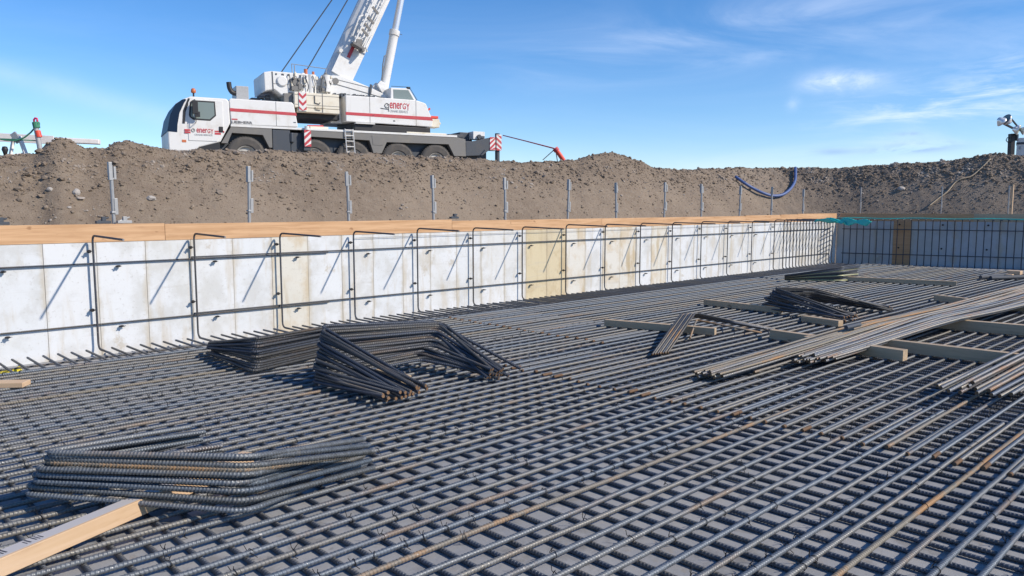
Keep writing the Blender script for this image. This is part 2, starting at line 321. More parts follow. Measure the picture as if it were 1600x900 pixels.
def vnoise(X,Y,sc,seed):
    # value noise, vectorised
    x=X*sc+seed*13.7; y=Y*sc-seed*7.3; xi=np.floor(x).astype(int); yi=np.floor(y).astype(int); fx=x-xi; fy=y-yi; fx=fx*fx*(3-2*fx); fy=fy*fy*(3-2*fy)
    def h(a,b):
        n=(a*374761393+b*668265263+seed*974634777)&0xffffffff; n=((n^(n>>13))*1274126177)&0xffffffff; return ((n^(n>>16))&0xffff)/65535.0
    return (h(xi,yi)*(1-fx)+h(xi+1,yi)*fx)*(1-fy)+(h(xi,yi+1)*(1-fx)+h(xi+1,yi+1)*fx)*fy
def height(X,Y,rough=True):
    X=np.asarray(X,float); Y=np.asarray(Y,float)
    v=vdist(X,Y); zc=crest_z(X,Y); t=np.clip(v/V0,0,1); s=t*(1.12-.12*t*t)/1.0; s=np.clip(s,0,1)
    z=SLABZ-.05+(zc-SLABZ+.05)*s
    back=np.clip((v-V0-.25)/1.8,0,1); back=back*back*(3-2*back); plat=np.minimum(2.93,zc-.1)
    z=z*(1-back)+plat*back
    if rough:
        n=(vnoise(X,Y,.6,1)-.5)*.12+(vnoise(X,Y,2.3,2)-.5)*.05+(vnoise(X,Y,6,3)-.5)*.028+(vnoise(X,Y,14,4)-.5)*.020
        near=np.exp(-((v-2.9)/.7)**2); n=n+near*((vnoise(X,Y,5,5)-.5)*.08+(vnoise(X,Y,11,6)-.5)*.06)-near*.025
        gul=np.abs(vnoise(X+Y*.6,Y*.25,1.7,8)-.5); n=n-np.clip(.06-gul,0,1)*.35
        z=z+n*np.clip(v/.6,.1,1)
    return z
def grid_mesh(name,X,Y,Z,mat,smooth=True):
    n,m=X.shape; V=np.stack([X,Y,Z],2).reshape(-1,3); i=np.arange(n-1)[:,None]*m; j=np.arange(m-1)[None,:]
    F=np.stack([i+j,i+m+j,i+m+j+1,i+j+1],2).reshape(-1,4)
    me=bpy.data.meshes.new(name); me.from_pydata(V.tolist(),[],F.tolist()); me.update(); me.materials.append(mat)
    me.polygons.foreach_set('use_smooth',[smooth]*len(F)); return me
# path along the toe: u runs along the left bank, round the corner, along the far bank; built as a fan of lines
def bank():
    us=[];P0=FC+fn*1.4; corner=Vector((0,12.4,0)); corner.x=P0.x+(12.4-P0.y)*(-fn.y/fn.x)
    A=[]; 
    for x in np.arange(-14,corner.x,.07): A.append((x,12.4,0,1))
    for a in np.linspace(math.pi/2,math.atan2(fn.y,fn.x),50)[1:-1]: A.append((corner.x,12.4,math.cos(a),math.sin(a)))
    for k in np.arange(0,18,.07): A.append((corner.x+fd.x*k,12.4+fd.y*k,fn.x,fn.y))
    A=np.array(A); vs=np.concatenate([np.arange(-.6,4.6,.065),np.array([4.8,5.2,6,7.5,10,14,20,30,60,120,300])])
    # mitre the corner: left-bank points keep direction (0,1)
    X=A[:,0][:,None]+A[:,2][:,None]*vs[None,:]; Y=A[:,1][:,None]+A[:,3][:,None]*vs[None,:]
    Z=height(X,Y); me=grid_mesh('embankment',X[::-1],Y[::-1],Z[::-1],SOIL); o=ob('embankment',me); tag(o,kind='structure')
bank()
FZ=-.0600
me=MB().add([(-60,-60,FZ),(60,-60,FZ),(60,9.5,FZ),(-60,9.5,FZ),(60,10.0,SLABZ),(-60,10.0,SLABZ),(60,13.2,SLABZ),(-60,13.2,SLABZ)],[(0,1,2,3),(3,2,4,5),(5,4,6,7)]).build('pit_floor',SLAB); tag(me,kind='structure')
g=MB().add([(-1500,-1500,-.5),(1500,-1500,-.5),(1500,1500,-.5),(-1500,1500,-.5)],[(0,1,2,3)]).build('ground',SOIL); tag(g,kind='structure')
# loose stones and clods
def ico(sub):
    bm=bmesh.new(); bmesh.ops.create_icosphere(bm,subdivisions=sub,radius=1); v=np.array([tuple(p.co) for p in bm.verts]); bm.verts.ensure_lookup_table(); f=np.array([[q.index for q in p.verts] for p in bm.faces]); bm.free(); return v,f
I1=ico(1); I2=ico(2)
def surf_sample(n,vmode):
    out=[]
    P0=FC+fn*1.4
    while len(out)<n:
        px=rnd.uniform(-120,1750); a=azel(px,300)[0]
        if vmode=='crest': v=rnd.gauss(2.85,.38)
        else: v=rnd.uniform(1.2,3.2)
        # point on ray az where vdist=v
        r1=(12.4+v)/max(math.sin(a),1e-3); k=P0.x*fn.x+P0.y*fn.y+v; den=math.cos(a)*fn.x+math.sin(a)*fn.y; r2=k/den if den>1e-3 else 1e9
        r=min(r1,r2); out.append((r*math.cos(a),r*math.sin(a),v,r))
    return np.array(out)
def stones(name,P,size,geo,mat,squash=.7):
    bv,bf=geo; n=len(P); nb=len(bv)
    V=np.zeros((n,nb,3)); 
    for i in range(n):
        v=bv*(1+nr.uniform(-.28,.28,(nb,1))); v=v*nr.uniform(.6,1.25,(1,3)); v[:,2]*=squash; a=nr.uniform(0,6.28); c,s_=math.cos(a),math.sin(a)
        v=v@np.array([[c,-s_,0],[s_,c,0],[0,0,1]]); V[i]=v*size[i]+P[i]
    F=(bf[None]+np.arange(n)[:,None,None]*nb).reshape(-1,3)
    me=bpy.data.meshes.new(name); me.from_pydata(V.reshape(-1,3).tolist(),[],F.tolist()); me.update(); me.materials.append(mat); return ob(name,me)
S1=surf_sample(13000,'crest'); S2=surf_sample(15000,'slope'); S=np.vstack([S1,S2])
sz=np.clip(.0075*(nr.pareto(2.3,len(S))+1)*np.clip(S[:,3]/15,1,2.4),.007,.055); sz[:13000]*=1.2; sz[13000:]*=.72
Z=height(S[:,0],S[:,1]); P=np.stack([S[:,0],S[:,1],Z+sz*.15],1)
o=stones('gravel',P,sz,I1,STONE); tag(o,'loose brown clods and pebbles strewn over the soil bank','gravel',kind='stuff')
def slope_hit(px,py):
    d=ray(px,py); t0=8; 
    for i in range(3000):
        t=8+i*.02; x,y=d.x*t,d.y*t; z=EYE+d.z*t
        if vdist(x,y)>0 and z<=float(height(x,y)): return Vector((x,y,z))
    return None
bl=[((119,302),.13,'pale angular rock on the slope below the left mound'),((236,311),.15,'wide flat pale rock right of the first post'),((78,297),.09,'small grey rock left of the pale angular rock'),((72,325),.09,'rounded rock low on the slope near the left edge'),((108,325),.07,'small pale rock just above the board, left of the first post'),
    ((62,237),.14,'dark boulder at the foot of the left mound'),((645,243),.12,'angular rock on the crest below the crane wheels'),((668,250),.13,'round boulder below the rear crane wheels'),((885,244),.16,'big boulder beside the leaning red post'),((1040,285),.22,'large rounded clod right of the spoil mound'),
    ((1010,254),.14,'boulder perched at the right end of the spoil mound'),((1408,296),.2,'pale slab-like rock on the far right slope'),((345,247),.10,'jagged clod below the front crane wheel'),((370,240),.12,'jagged clod on the crest right under the cab end'),((562,300),.07,'small rock right of the third post')]
for (p,s_,lab) in bl:
    h=slope_hit(*p)
    if h is None: continue
    bv,bf=I2; v=bv*(1+nr.uniform(-.12,.12,(len(bv),1)))*nr.uniform(.7,1.3,(1,3)); v[:,2]*=.75; 
    me=bpy.data.meshes.new('rock'); me.from_pydata((v*s_*(.55 if h.y<22 else .9)).tolist(),[],bf.tolist()); me.materials.append(PALE if 'pale' in lab else STONE); o=ob('rock',me,loc=h+Vector((0,0,s_*.08)),rot=(0,0,rnd.uniform(0,6))); tag(o,lab,'rock')
# ------------------------------------------------------------------ formwork walls
def panel(x,wd,z0,z1,mat):
    return MB().box((-wd/2+.002,0,z0),(wd/2-.002,.06,z1)).build('formwork_panel',mat,bevel=.003)
NP=42; pw=CX/NP; tan_at=None
tanx=(G(812,400).x/G(812,400).y*WALL_Y, G(876,400).x/G(876,400).y*WALL_Y)
for i in range(NP+5):
    k=i-5; x=(k+.5)*pw; 
    if x<-1.6: continue
    mat=PANEL
    dep=rnd.uniform(0,.004)
    tan=tanx[0]-.1<x<tanx[1]+.05
    warm=(x>tanx[0] and k%3!=0 and x<16) or k==9
    o=panel(x,pw,SLABZ,1.352,PANEL_T if tan else (PANEL_W if warm else PANEL)); o.location=(x,WALL_Y+dep,0)
    tone='tan stained' if tan else ('rust-streaked off-white' if warm else 'pale grey')
    n=k+3
    tag(o,f'{tone} formwork panel of the long wall, {ordw(n)} panel from its left end','panel','formwork panels of the long wall')
frot=math.atan2(fd.y,fd.x)
# far wall
brown_u=None
a=azel(1408,380)[0]; 
def far_at(px,off=0.0):
    a=azel(px,380)[0]; c=FC-fn*off; k=c.x*fn.x+c.y*fn.y; den=math.cos(a)*fn.x+math.sin(a)*fn.y; r=k/den; p=Vector((r*math.cos(a),r*math.sin(a),0)); return (p-c).dot(fd)
ub0,ub1=far_at(1395),far_at(1423)
edges=[0.02,1.2,(ub0),(ub1)]; u=ub1
while u<13: u+=1.22; edges.append(u)
edges=sorted(edges)
for i in range(len(edges)-1):
    u0,u1=edges[i],edges[i+1]; c=FC+fd*((u0+u1)/2); br=abs(u0-ub0)<.01
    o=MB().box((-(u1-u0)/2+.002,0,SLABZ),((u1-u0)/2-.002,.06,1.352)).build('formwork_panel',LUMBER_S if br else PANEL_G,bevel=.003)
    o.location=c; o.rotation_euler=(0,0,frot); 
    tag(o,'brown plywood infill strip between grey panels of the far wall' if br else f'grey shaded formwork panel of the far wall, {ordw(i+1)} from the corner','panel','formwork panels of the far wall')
# boards on top
def board(p,q,z0,z1,mat,th=.045,lab=''):
    p=Vector(p); q=Vector(q); d=q-p; l=d.length
    o=MB().box((.002,0,z0),(l-.002,th,z1)).build('board',mat,bevel=.003); o.location=p; o.rotation_euler=(0,0,math.atan2(d.y,d.x)); tag(o,lab,'board','boards along the top of the formwork'); return o
def wx(px): 
    a=azel(px,350)[0]; return WALL_Y/math.tan(a)
bx=[-1.5,wx(257),wx(706),wx(940),wx(1165),wx(1220),wx(1246),CX-.03]
tops=[1.592,1.583,1.560,1.560,1.575,1.585,1.60]
names=['leftmost orange plywood board along the wall top','long orange plywood board behind the first hooked bars','orange board on the wall top above the stained panels','fourth orange board from the left on the wall top','fifth orange board on the wall top, left of a short piece','short orange board on the wall top near the corner','last orange board on the long wall, ending at the corner']
for i in range(7): board((bx[i],WALL_Y-.006,0),(bx[i+1],WALL_Y-.006,0),1.356,tops[i],LUMBER,.06,names[i])
fe=[.1,far_at(1440),far_at(1519),13.2]
for i,nm in enumerate(['brown shaded board on the far wall next to the corner','middle brown board on the far wall top','paler brown board on the far wall at the right edge']):
    board(FC+fd*fe[i]-fn*.006,FC+fd*fe[i+1]-fn*.006,1.356,1.60,LUMBER_S if i<2 else TIMBER,.06,nm)
# ledger behind the board
# posts
def make_post():
    root=empty('guard_post'); MB().tube([(0,0,1.2),(0,0,2.36)],.024,10).build('pole',GALV,root,smooth=False)
    m=MB(); m.box((-.035,-.03,2.16),(.01,.03,2.40)); m.build('upper_sleeve',GALV,root,bevel=.004)
    m=MB(); m.box((.01,-.03,1.70),(.055,.03,1.92)); m.box((-.03,-.035,1.72),(.02,.035,1.745)); m.build('lower_bracket',GALV,root,bevel=.004)
    m=MB(); m.box((.03,-.02,2.17),(.06,.02,2.34)); m.box((-.02,-.015,2.17),(.04,.015,2.19)); m.build('board_hook',GALV,root,bevel=.003)
    return root
post0=make_post(); pxs=[178,384,546,679,790,884,965,1036,1097,1154,1205,1255]
for i,px in enumerate(pxs):
    a=azel(px,320)[0]; r=post0 if i==0 else copy_tree(post0); r.location=((WALL_Y+.16)/math.tan(a),WALL_Y+.16,rnd.uniform(-.03,.03)); r.rotation_euler=(R(rnd.uniform(-1.2,1.2)),R(rnd.uniform(-1.0,1.5)),rnd.uniform(-.4,.4))
    tag(r,f'galvanised guard post behind the long wall, {ordw(i+1)} from the left','post','guard posts along the formwork')
for i,px in enumerate([1342,1467,1572]):
    r=copy_tree(post0); c=FC+fd*far_at(px,-.2)+fn*.2; r.location=(c.x,c.y,.06); r.scale=(.6,.6,1); r.rotation_euler=(0,R(rnd.uniform(-2,2)),0)
    tag(r,['thin guard post behind the far wall near the corner','thin guard post behind the middle of the far wall','thin guard post next to the wooden stake'][i],'post','guard posts along the formwork')
c=FC+fd*far_at(1577,-.25)+fn*.25
tag(MB().box((-.035,-.02,1.2),(.035,.02,2.5)).build('wooden_stake',TIMBER_L,loc=c,bevel=.003),'pale wooden stake standing behind the far wall at right','stake')
# small clamps on the board top
for px,lab in ((163,'dark clamp with flat foot on the board left of the first post'),(196,'grey bracket on the board beside the first post'),(712,'black clamp on the wall top right of the fourth post'),(2,'dark clamp on the board at the left photo edge')):
    x=wx(px)+.0; root=MB(); root.box((-.09,0,1.60),(.09,.07,1.635)); root.box((-.02,.0,1.635),(.03,.05,1.69)); root.cyl((-.06,.03,1.63),(.07,.03,1.68),.012,8)
    o=root.build('wall_clamp',DGREY if 'dark' in lab or 'black' in lab else GALV,loc=(x,WALL_Y+.01,0),bevel=.003); tag(o,lab,'clamp')
# ------------------------------------------------------------------ reinforcement mats
SP=.1635; RB=.0150; RC=.0132
RUSTEND=Mat('rusty_bar_end',.8,.1); RUSTEND.color(RUSTEND.mix(RUSTEND.noise(30,4,.6),(.10,.07,.05),(.22,.12,.055))); RUSTEND=RUSTEND.m
def straight(Ln,r=RB,mat=STEEL,nm='bar',seg=10,phase=.2,pitch=.022,wob=0.0,seed=0,ends=False):
    n=int(Ln/.5); q=random.Random(seed); a,b,c=q.uniform(0,6),q.uniform(0,6),q.uniform(0,6)
    f=lambda x: wob*(math.sin(x*.9+a)+.6*math.sin(x*2.1+b)+.35*math.sin(x*4.3+c))
    m=tube_mesh(nm,[(Ln*i/n,f(Ln*i/n)-f(0)*0,.15*f(Ln*i/n+3)) for i in range(n+1)],r,seg,mat,rib=1,phase=phase,pitch=pitch)
    if ends:
        m.materials.append(RUSTEND)
        for p in m.polygons:
            if p.center.x<ends: p.material_index=1
    return m
mL6=[straight(10.6,nm='long_bar_left',wob=.0055,seed=k) for k in range(3)]; mL8=[straight(12.6,nm='long_bar_left',wob=.0055,seed=k+9) for k in range(2)]
mR6=[straight(19.6,nm='long_bar_right',wob=.005,seed=k+20,ends=(.02,.03,.14)[k]) for k in range(3)]; mR8=[straight(17.6,nm='long_bar_right',wob=.005,seed=k+30,ends=.05) for k in range(2)]
mC=[straight(12.9,r=RC,nm='cross_bar',phase=.0,mat=STEEL_C,wob=.004,seed=k+40) for k in range(3)]
mats={}
def variant(m,mat,key):
    k=(m.name,key)
    if k not in mats:
        c=m.copy(); c.materials[0]=mat; mats[k]=c
    return mats[k]
def yk(px,py): return G(px,py,-.01).y
rusty=[yk(950,752),yk(1467,757),yk(717,848),yk(60,620)]
ys=[9.85-SP*k for k in range(70)]
rk=[min(range(70),key=lambda k:abs(ys[k]-r)) for r in rusty]
for k,y in enumerate(ys):
    x0=6.02 if y<6.5 else 8.0; x0+=rnd.uniform(-.04,.04); y+=rnd.uniform(-.013,.013)
    fr='nearer the photographer' if y<6.5 else 'nearer the long wall'
    mt=rnd.choice(mL6 if y<6.5 else mL8); lr=k in rk
    o=ob('rebar',variant(mt,STEEL_R,'r') if lr else mt,loc=(x0+1.45-(10.6 if y<6.5 else 12.6),y,-RB+rnd.uniform(-.002,.002)),rot=(rnd.choice((0,math.pi))+rnd.uniform(-.3,.3),0,rnd.uniform(-.0012,.0012)))
    if lr: tag(o,['orange-rusted top bar crossing the middle foreground','orange-rusted top bar running through the lower right foreground','orange-rusted top bar at the bottom centre of the photo','brown-rusted top bar below the wall at the left edge'][rk.index(k)],'rebar','top bars parallel to the long wall')
    else: tag(o,f'grey ribbed top bar, left length, {fr}','rebar','top bars parallel to the long wall, left lengths')
    mt=rnd.choice(mR6 if y<6.5 else mR8)
    o=ob('rebar',variant(mt,STEEL_R,'r') if k in (rk[0]+6,rk[1]+9) else mt,loc=(x0,y-2*RB*1.08,-RB+rnd.uniform(-.002,.002)),rot=(rnd.choice((0,math.pi))+rnd.uniform(-.3,.3),0,rnd.uniform(-.0008,.0008)))
    tag(o,f'grey ribbed top bar, right length past the lap, {fr}' if k not in (rk[0]+6,rk[1]+9) else ('rust-brown right length of top bar in the right foreground' if k==rk[1]+9 else 'rust-brown right length of top bar near the lap ends'),'rebar','top bars parallel to the long wall, right lengths')
xs=[3.017-SP*20+SP*k for k in range(157)]
for k,x in enumerate(xs):
    if x>25.7: break
    yend=10.94
    o=ob('rebar',rnd.choice(mC),loc=(x+rnd.uniform(-.012,.012),yend+rnd.uniform(-.015,.01),-2*RB-RC-.001+rnd.uniform(-.002,.002)),rot=(rnd.choice((0,math.pi))+rnd.uniform(-.3,.3),0,-math.pi/2+rnd.uniform(-.001,.001)))
    o.rotation_mode='XYZ'
    tag(o,'ribbed lower bar crossing under the top bars, end sticking out at the long wall','rebar','lower bars square to the long wall')
# second lower layer seen as the dark strand under the stubs
m=tube_mesh('edge_bar',[(0,0,0),(26,0,0)],.012,8,STEEL_D,rib=1)
o=ob('rebar',m,loc=(-1,10.6,-.10)); tag(o,'thin dark edge bar lying on the slab under the stub ends','rebar')
# tie wires
def tie_mesh(i):
    b=MB(); r=RB*1.22; pts=[]
    for a in range(0,13):
        t=a/12*2*math.pi*.93; pts.append((.006*math.sin(t*1.5+i),r*math.cos(t)*1.05,r*math.sin(t)*1.05))
    b.tube(pts,.0022,5); b.tube([(0,r,0),(.004,r*1.5,-.012),(.012+.006*i,r*1.6,.006+.02*(i%2))],.0022,5)
    b.tube([(.004,r,.0),(-.008,r*1.2,.018),(-.02,r*.8,.03+.01*i)],.002,5); b.tube([(-.02,-r,.0),(.02,-r*.6,-r*2.2)],.0022,5)
    m=b.mesh('tie'); m.materials.append(WIRE); return m
tms=[tie_mesh(i) for i in range(4)]
cand=[]
for k,y in enumerate(ys):
    dense=(k%9==4)
    for x in xs:
        if x>16: continue
        d=Vector((x,y,-EYE)); 
        q=d.dot(fwd); 
        if q<.5: continue
        px=800+1200*d.dot(_r)/q; py=450-1200*d.dot(_u)/q
        if -20<px<1620 and 480<py<920 and rnd.random()<(.75 if dense else .17): cand.append((q,x,y))
cand.sort(); 
for q,x,y in cand[:300]:
    o=ob('tie_wire',tms[rnd.randrange(4)],loc=(x+rnd.choice((-1,1))*.02,y,-RB),rot=(rnd.uniform(-.5,.5),0,rnd.uniform(-.25,.25))); tag(o,'black wire tie looped round a bar crossing','tie wire','wire ties at the bar crossings')
rest=cand[300:1100]
if rest:
    b=MB()
    for q,x,y in rest:
        b.tube([(x+.02,y+RB*1.2*math.cos(t),-RB+RB*1.3*math.sin(t)) for t in (0,.8,1.6,2.4,3.1)]+[(x+.03,y-.01,.02)],.003,4)
    tag(b.build('tie_wires',WIRE),'black wire ties on the distant bar crossings','tie wire',kind='stuff')
# ------------------------------------------------------------------ wall reinforcement
VY=10.975
def hook_path(x,leg,dx=0,top=1.43): return fillet([(x+.02,VY-.42,-.045),(x,VY,-.045),(x,VY,top),(x+dx,VY-leg,top-.02)],.095,6)
hk=[3.017+1.3107*i for i in range(15)]
for i,x in enumerate(hk):
    m=tube_mesh('hook',hook_path(0,1.12+rnd.uniform(-.05,.08),rnd.uniform(-.04,.04),1.43+rnd.uniform(-.02,.02)),.0130,8,STEEL_D,rib=1,pitch=.02); o=ob('hooked_bar',m,loc=(x,0,0),rot=(0,0,0))
    tag(o,f'dark hooked wall bar before the white panels, {ordw(i+1)} from the left','rebar','widely spaced hooked bars along the long wall')
nd=0; x=21.95
while x<25.5:
    m=tube_mesh('hook',hook_path(0,1.1,rnd.uniform(-.05,.05),1.43+rnd.uniform(-.015,.015)),.0145,6,STEEL_D); o=ob('hooked_bar',m,loc=(x,0,0)); nd+=1
    tag(o,f'dark hooked bar in the dense row before the corner, {ordw(nd)} from its left end','rebar','densely spaced hooked bars near the corner'); x+=.2136
# far wall hooks
u=.25; i=0
while u<12.4:
    b0=FC+fd*u-fn*.12; q=[(b0-fn*.30)+Vector((0,0,-.05)),b0+Vector((0,0,-.05)),b0+Vector((0,0,1.42)),b0-fn*.9+fd*rnd.uniform(-.04,.04)+Vector((0,0,1.41))]
    if rnd.random()<.0: pass
    m=tube_mesh('hook',fillet([p-b0 for p in q],.13,6),.0145,6,STEEL_D); o=ob('hooked_bar',m,loc=b0,rot=(0,0,0)); i+=1
    tag(o,f'dark hooked bar before the far wall, {ordw(i)} from the corner','rebar','hooked bars along the far wall'); u+=.2
# horizontals
def hbar(pts,r,lab,nm='wall_bar'):
    m=tube_mesh(nm,pts,r,8,STEEL_D,rib=1,pitch=.02); o=ob(nm,m); tag(o,lab,'rebar','horizontal bars along the formwork'); return o
HY=WALL_Y-.030
hbar([(-1,HY,1.075),(6.5,HY,1.085)],.0098,'upper horizontal wall bar, left length with its lap end between the third and fourth hooks')
hbar([(4.3,HY-.003,1.108),(25.3,HY,1.095)],.0098,'upper horizontal wall bar, long right length reaching the corner')
hbar([(-1,HY,.27),(6.5,HY,.275)],.0098,'lower horizontal wall bar, left length with its lap end between the third and fourth hooks')
hbar([(4.3,HY-.003,.30),(25.3,HY,.285)],.0098,'lower horizontal wall bar, long right length reaching the corner')
for z,nm in ((1.09,'upper'),(.285,'lower')):
    p=FC-fn*.145+fd*.2; q=FC-fn*.145+fd*12.6; hbar([(p.x,p.y,z),(q.x,q.y,z)],.0135,f'{nm} horizontal bar along the shaded far wall')
# thin high rod behind hooks
b=tube_mesh('rod',[(7.0,WALL_Y-.03,1.30),(CX-.3,WALL_Y-.03,1.31)],.004,6,GALV); tag(ob('guide_wire',b),'thin grey wire stretched along the top of the long wall panels','wire')
# spacers
def spacer_mesh():
    b=MB(); b.lathe([(.0,-.012),(.035,-.012),(.04,0),(.035,.012),(0,.012)],(0,0,0),'y',14); b.box((-.012,-.05,-.012),(.012,.06,.012)); b.cyl((-.045,-.03,0),(.045,-.03,.008),.009,8); b.v=[(x*.72,y,z*.72) for x,y,z in b.v]; m=b.mesh('spacer'); m.materials.append(BLACK); return m
sm=spacer_mesh(); cnt=0
for i,x in enumerate(hk):
    for z,w_ in ((1.24,'high'),(.47,'low')):
        o=ob('spacer',sm,loc=(x-.04,VY+.03,z+rnd.uniform(-.02,.02)),rot=(0,0,rnd.uniform(-.3,.3))); o.scale=(1,1,.8); tag(o,f'black plastic spacer {w_} on the {ordw(i+1)} hooked bar','spacer','spacers between bars and formwork')
    for z,w_ in ((1.03,'upper'),(.22,'lower')):
        o=ob('spacer',sm,loc=(x-1.0,HY-.005,z),rot=(0,0,rnd.uniform(-.4,.4))); o.scale=(1.2,1,.5); tag(o,f'black spacer under the {w_} horizontal bar left of the {ordw(i+1)} hook','spacer','spacers between bars and formwork')
for i in range(6):
    for z in (1.25,.5):
        p=FC+fd*(1.9+1.22*i)-fn*.07; o=ob('spacer',sm,loc=(p.x,p.y,z),rot=(0,0,frot)); tag(o,f'black spacer on the far wall, {"upper" if z>1 else "lower"} one of the {ordw(i+1)} pair from the corner','spacer','spacers between bars and formwork')
# teal sheet / hose on the far wall bars
b=MB(); pts=[]
for i in range(90):
    u=.1+i*.135; p=FC+fd*u-fn*(.5+.03*math.sin(i*.7)); pts.append((p.x,p.y,1.452+.010*math.sin(i*.45)))
b.tube(pts,.015,8); tag(b.build('teal_hose',TEAL,smooth=True),'thin teal hose lying on top of the hooked bars along the far wall','hose')
rows=[]
p0=G(1284,345,1.46); p1=G(1346,346,1.46)
X=np.zeros((40,14)); Y=X.copy(); Zz=X.copy(); 
for i in range(40):
    for j in range(14):
        t=i/39; s_=j/13; p=p0.lerp(p1,t)+Vector((.35,-.5,0)).normalized()*0; q=p+Vector((.25,.55,0))*(s_-.5)*(1.0+.3*math.sin(t*9)); X[i,j]=q.x; Y[i,j]=q.y; Zz[i,j]=1.48+.035*math.sin(t*21+s_*5)+.03*math.sin(s_*11+t*7)+nr.uniform(-.008,.008)-.10*max(0,(.25-s_))*3
me=grid_mesh('sheet',X,Y,Zz,TEAL); o=ob('crumpled_sheet',me); md=o.modifiers.new('s','SOLIDIFY'); md.thickness=.01; tag(o,'crumpled teal sheet lying on the hooked bars at the corner','sheet')
# ------------------------------------------------------------------ bar bundles
def bent(nm,pts,r,mat,rad=.08,ribs=True,lab='',cat='bent bar',grp='',pitch=.022,phase=0):
    o0=Vector(pts[0]); path=fillet([Vector(p)-o0 for p in pts],rad,7)
    m=tube_mesh(nm,path,r,8,mat,rib=1 if ribs else 0,pitch=pitch,phase=phase,ribh=.13); m.materials.append(END)
    m.polygons[len(m.polygons)-1].material_index=1; m.polygons[len(m.polygons)-2].material_index=1
    o=ob(nm,m,loc=o0); tag(o,lab,cat,grp); return o
def lerp(a,b,t): return Vector(a).lerp(Vector(b),t)
def jit(s): return Vector((rnd.uniform(-s,s),rnd.uniform(-s,s),0))
# front bundle
n=13
for i in range(n):
    t=i/(n-1); z=.108+.0205*i; off=Vector((.79,.6,0))*(.016 if i%2 else -.016)
    lf=lerp((.972,5.30,z),(1.075,5.165,z),t)+jit(.035)+off; rt=lerp((1.90,4.20,z),(1.935,4.25,z),t)+jit(.022)+off; rt.z-=.05*(1-t)
    e1=lerp((2.84,4.28,.03),(2.94,4.60,.13),rnd.random()); e1.z=.025+.014*i; e0=lerp((2.1,5.70,.03),(2.22,5.28,.1),rnd.random()); e0.z=.03+.015*i
    bent('bent_bar',[e0,lf,rt,e1],.0170,STEEL_R if i==9 else STEEL_F if i%3 else STEEL,.11,lab='ribbed U-bent bar in the flat stack on pale timber at lower left' if 0<i<n-1 else ('topmost U-bent bar of the flat stack at lower left' if i else 'bottom U-bent bar of the flat stack at lower left'),grp='U bars stacked at lower left')
# centre bundle
n=20
for i in range(n):
    t=i/(n-1); z=.03+.029*i
    c1=lerp((3.90,7.04,z),(4.06,7.08,z),t)+jit(.03); c2=lerp((5.08,6.74,z),(5.48,6.86,z*.86),t)+jit(.05); c2.z=.125+z*.66
    e1=lerp((3.93,5.75,.03),(4.45,5.80,.03),min(1,max(0,t+rnd.uniform(-.18,.18))))+jit(.03); e1.z=.025+rnd.random()*.10
    e2=lerp((5.30,5.88,.03),(5.52,5.80,.03),rnd.random())+jit(.03); e2.z=.025+rnd.random()*.11
    if i==n-1: e2=Vector((5.83,5.90,.05))
    bent('bent_bar',[e1,c1,c2,e2],.0165,STEEL_D,.09,lab='dark U-bent bar in the tall fanned stack at centre left' if i<n-1 else 'topmost dark U-bent bar of the fanned centre stack, one leg splayed right',grp='U bars fanned at centre left')
n=13
for i in range(n):
    t=i/(n-1); z=.03+.028*i
    c1=lerp((3.70,7.92,z),(3.82,8.02,z),t)+jit(.03); c2=lerp((5.0,8.35,z),(5.05,8.30,z),t)+jit(.05); e1=lerp((3.72,9.2,.03),(3.90,9.35,.03),rnd.random()); e1.z=.025+.01*i+rnd.random()*.03; e2=c2+Vector((.25,1.0,0)); e2.z=.03+rnd.random()*.06
    bent('bent_bar',[e1,c1,c2,e2],.0165,STEEL_D,.09,lab='dark U-bent bar in the low pile behind and left of the fanned stack',grp='U bars piled behind the fanned stack')
# third pile
A0=G(1186,483,.02); A1=G(1208,449,.42); B0=G(1262,470,.02); B1=G(1274,451,.40); n=15
for i in range(n):
    t=i/(n-1); c1=lerp(A0,A1,t)+jit(.05); c2=lerp(B0,B1,t)+jit(.05); e1=lerp(G(1318,503,.03),G(1342,499,.03),rnd.random()); e1.z=.03+rnd.random()*.09; e2=G(1386,485,.03)+jit(.08); e2.z=.03+rnd.random()*.07
    bent('bent_bar',[e1,c1,c2,e2],.0165,STEEL_D,.08,ribs=False,lab='dark U-bent bar in the fanned pile right of centre, behind the long bundle',grp='U bars fanned right of centre')
# rusty small pile
n=7
for i in range(n):
    t=i/(n-1); e1=G(1019+24*t,554-3*t,.03); c=G(1064+22*t,491-2*t,.16+.01*i); e2=G(1203+6*t,516-3*t,.03)+jit(.05)
    bent('bent_bar',[e1,c,e2],.015,STEEL_R if i%2 else STEEL_D,.07,ribs=False,lab='rusty angled bar in the small pile resting on a timber, middle right',grp='small pile of rusty angled bars')
e1=G(1078,528,.03); bent('bent_bar',[e1,G(1088,500,.12),G(1190,520,.03)],.015,STEEL_R,.06,ribs=False,lab='short rusty angled bar tucked inside the small rusty pile',grp='small pile of rusty angled bars')
# far pile
n=12
for i in range(n):
    t=i/(n-1); a=G(1226,437-6*t,.03+.01*i); c=G(1312,440-5*t,.02+.03*i); c=lerp(G(1314,438,.02),G(1318,417,.36),t)+jit(.04); e=lerp(G(1338,437,.02),G(1342,413,.36),t)+jit(.05)
    bent('bent_bar',[a,c,e],.0165,STEEL_D if i%4 else YPAINT,.08,ribs=False,lab='dark bar of the distant pile near the corner' if i%4 else 'bar with pale yellow marking in the distant pile near the corner',grp='distant pile of bent bars')
